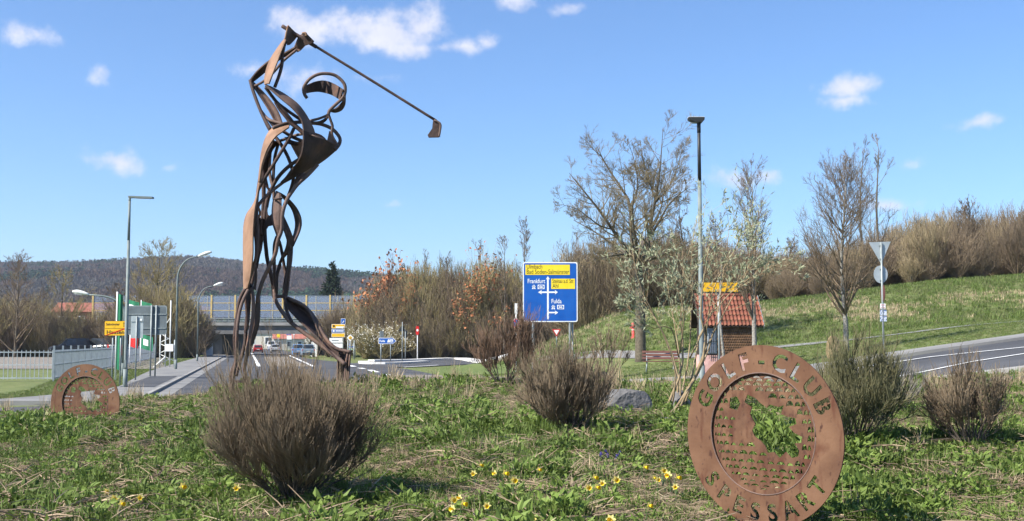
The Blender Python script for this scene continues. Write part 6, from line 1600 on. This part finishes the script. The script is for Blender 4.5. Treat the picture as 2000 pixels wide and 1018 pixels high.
car('white car at the left kerb beyond the bridge', xat(478, 236), 236, rd + math.pi, p_wht, H=1.5)
car('white van far beyond the bridge', xat(531, 262), 262, rd + math.pi, p_wht, L=5.2, W=2.0, H=2.3, name='van', boxy=.6, cat='van')
car('blue-roofed car waiting right before the underpass, left of two', xat(583, 158), 158, rd, p_blu, H=1.7, boxy=.5)
car('grey-blue car waiting beside the blue-roofed car near the bridge pier', xat(602, 152), 152, rd, paint('greyblue_car_paint', (.20, .26, .33)), H=1.7, boxy=.5)
for i, (px, Y, lab) in enumerate([(195, 150, 'dark parked van at the left end of the yard'), (222, 146, 'dark parked van behind the town sign'), (256, 154, 'dark parked van behind the left lamp'), (140, 148, 'dark parked van beyond the left frame edge')]):
    car(lab, xat(px, Y), Y, R(60 + 20 * i), p_drk, L=5.2, W=2.0, H=2.5, name='van', boxy=.6, cat='van', z=Gz(xat(px, Y), Y) + .06)

# ---- buildings
m_brick = mat('red_brick', (.22, .075, .05), (.30, .115, .08), rough=.9, scale=2, bump=.3); m_roofr = mat('red_roof', (.30, .10, .075), (.38, .15, .11), rough=.85, scale=1)
m_rend = mat('pale_render', (.50, .46, .40), (.58, .54, .47), rough=.9, scale=.5); m_bwin = mat('dark_window', (.05, .06, .075), rough=.15)
m_pinkw = mat('pink_render', (.52, .30, .26), (.58, .36, .31), rough=.9, scale=.5)
def house(label, x, Y, w, d, h, ridge, wall, roof, rz=0.0, rows=2, cols=4):
    t = thing('building', label, 'building', (x, Y, max(-.2, Gz(x, Y) - .3)), rz)
    Geo().box((0, 0, h / 2), (w, d, h)).build('wall', wall, t)
    v = np.array([(-w / 2 - .4, -d / 2 - .4, h - .05), (w / 2 + .4, -d / 2 - .4, h - .05), (w / 2 + .4, d / 2 + .4, h - .05), (-w / 2 - .4, d / 2 + .4, h - .05), (-w / 2 - .4, 0, h + ridge), (w / 2 + .4, 0, h + ridge)])
    rf = Geo().add(v, [np.array([[0, 1, 5, 4], [2, 3, 4, 5], [0, 3, 2, 1]]), np.array([[0, 4, 3], [1, 2, 5]])]).build('roof', roof, t)
    Geo().box((w * .25, .5, h + ridge * .9), (.7, .7, 1.4)).build('chimney', m_brick, rf)
    for r_ in range(rows):
        for c in range(cols):
            X, Z = (c + .5) / cols * w - w / 2, (r_ + .55) / rows * h
            f_ = Geo().box((X, -d / 2 - .02, Z), (w / cols * .42, .08, h / rows * .48)).build('window', m_white, t)
            Geo().box((X, -d / 2 - .065, Z), (w / cols * .34, .03, h / rows * .40)).build('pane', m_bwin, f_)
    return t
house('red brick building behind the trees at far left', xat(190, 236), 236, 15, 10, 8.5, 2.0, m_brick, m_brick, .1, 2, 4)
house('pink-walled house with red roof behind the bridge', xat(380, 262), 262, 7, 9, 8.0, 2.5, m_pinkw, m_roofr, -.1, 2, 2)
house('long pale hall seen through the underpass', xat(520, 360), 360, 60, 16, 5.0, .8, m_rend, m_backd, 0, 1, 12)
house('small house with red roof right in the underpass view', xat(566, 300), 300, 8, 8, 3.2, 2.6, m_rend, m_roofr, .2, 1, 3)
house('dark timber house half hidden in the wood behind the big tree', xat(1222, 126), 126, 4.5, 5, 5.6, 1.2, m_timber, m_timber, -.2, 0, 0)
# glass front and posts seen under the bridge, signs beyond it
for i, (px, Y, h) in enumerate([(430, 205, 3.6), (446, 222, 3.0), (454, 228, 2.8)]):
    o = Geo().tube([(0, 0, -.1), (0, 0, h)], .09, 8).build('bollard_pole', m_white, label=['pale pole left in the underpass', 'pale pole beside the pedestrian', 'short pale pole right of the pedestrian'][i], cat='pole', loc=(xat(px, Y), Y, Gz(xat(px, Y), Y)))
t = thing('priority_sign', 'diamond sign on a tall post seen through the underpass', 'road sign', (xat(575, 216), 216, 0))
zz = P(575, 650, 216).z
for s_, m_, y_ in ((.48, m_white, -.06), (.28, m_amb, -.07)): sheet(t, [(-s_, zz), (0, zz + s_), (s_, zz), (0, zz - s_)][::-1], 'diamond', m_, y_, .01)
post(t, 0, -.1, zz + .4, .07)
t = thing('street_sign', 'small round pale sign seen through the underpass', 'road sign', (xat(545, 240), 240, 0)); zz = P(545, 656, 240).z
sheet(t, [(.4 * math.cos(a), zz + .4 * math.sin(a)) for a in np.linspace(0, 6.283, 16, endpoint=False)][::-1], 'plate', m_yel, -.06, .01); post(t, 0, -.1, zz + .2, .07)
t = thing('street_sign', 'blue and white boards seen through the right of the underpass', 'road sign', (xat(565, 232), 232, 0)); zz = P(565, 650, 232).z
Geo().box((0, -.06, zz), (1.0, .04, .8)).build('board', m_blue, t); Geo().box((.1, -.06, zz - 1.0), (1.0, .04, .8)).build('board', m_white, t); post(t, -.3, -.1, zz + .3, .07); post(t, .3, -.1, zz + .3, .07)

# ---- the pedestrian under the bridge
def person(label, x, Y, rz):
    t = thing('person', label, 'person', (x, Y, Gz(x, Y) + .15), rz)
    J = {'pel': ((0, 0, .92), .15), 'spi': ((0, 0, 1.15), .14), 'che': ((0, .02, 1.36), .17), 'nec': ((0, .03, 1.5), .065), 'hed': ((0, .05, 1.62), .10), 'top': ((0, .05, 1.72), .08),
         'hl': ((-.10, 0, .88), .10), 'kl': ((-.11, .12, .48), .07), 'al': ((-.11, .02, .08), .05), 'tl': ((-.11, .17, .04), .04), 'hr': ((.10, 0, .88), .10), 'kr': ((.11, .02, .48), .07), 'ar': ((.11, -.22, .10), .05), 'tr': ((.11, -.10, .03), .04),
         'sl': ((-.20, .02, 1.40), .07), 'el': ((-.26, -.06, 1.13), .05), 'wl': ((-.25, .05, .90), .04), 'sr': ((.20, .02, 1.40), .07), 'er': ((.26, .08, 1.13), .05), 'wr': ((.25, .22, .92), .04)}
    E = ['pel-spi', 'spi-che', 'che-nec', 'nec-hed', 'hed-top', 'pel-hl', 'hl-kl', 'kl-al', 'al-tl', 'pel-hr', 'hr-kr', 'kr-ar', 'ar-tr', 'che-sl', 'sl-el', 'el-wl', 'che-sr', 'sr-er', 'er-wr']
    ks = list(J); me = bpy.data.meshes.new('body'); me.from_pydata([J[q][0] for q in ks], [tuple(ks.index(a) for a in e.split('-')) for e in E], []); me.update()
    o = bpy.data.objects.new('body_cage', me); col.objects.link(o)
    sm = o.modifiers.new('skin', 'SKIN'); o.modifiers.new('sub', 'SUBSURF').levels = 1
    for i, q in enumerate(ks): me.skin_vertices[0].data[i].radius = (J[q][1],) * 2
    me.skin_vertices[0].data[0].use_root = True
    bpy.context.view_layer.update()
    m2 = bpy.data.meshes.new_from_object(o.evaluated_get(bpy.context.evaluated_depsgraph_get())); bpy.data.objects.remove(o)
    m2.materials.clear(); m2.materials.append(mat('dark_clothes', (.018, .018, .022), rough=.9)); m2.materials.append(mat('skin', (.45, .26, .19), rough=.6))
    for p_ in m2.polygons:
        c = p_.center; p_.use_smooth = True
        if (c.z > 1.5 and c.z < 1.68 and c.y > .07) or (abs(c.x) > .2 and c.z < .95): p_.material_index = 1
    link('body', m2, t)
person('pedestrian in dark clothes walking under the bridge', xat(436, 214), 214, R(170))
# ================================================================== air
hz_m = bpy.data.materials.new('haze_air'); hz_m.use_nodes = True
hn = hz_m.node_tree.nodes; hl_ = hz_m.node_tree.links
hn.remove(hn['Principled BSDF'])
pv = hn.new('ShaderNodeVolumePrincipled'); pv.inputs['Color'].default_value = (.74, .83, 1.0, 1); pv.inputs['Density'].default_value = .00015; pv.inputs['Anisotropy'].default_value = 0.2
hl_.new(pv.outputs[0], hn['Material Output'].inputs['Volume'])
Geo().box((0, 3000, 118), (9000, 6700, 246)).build('haze', hz_m, kind='stuff', label='thin bluish haze over the valley', cat='haze')
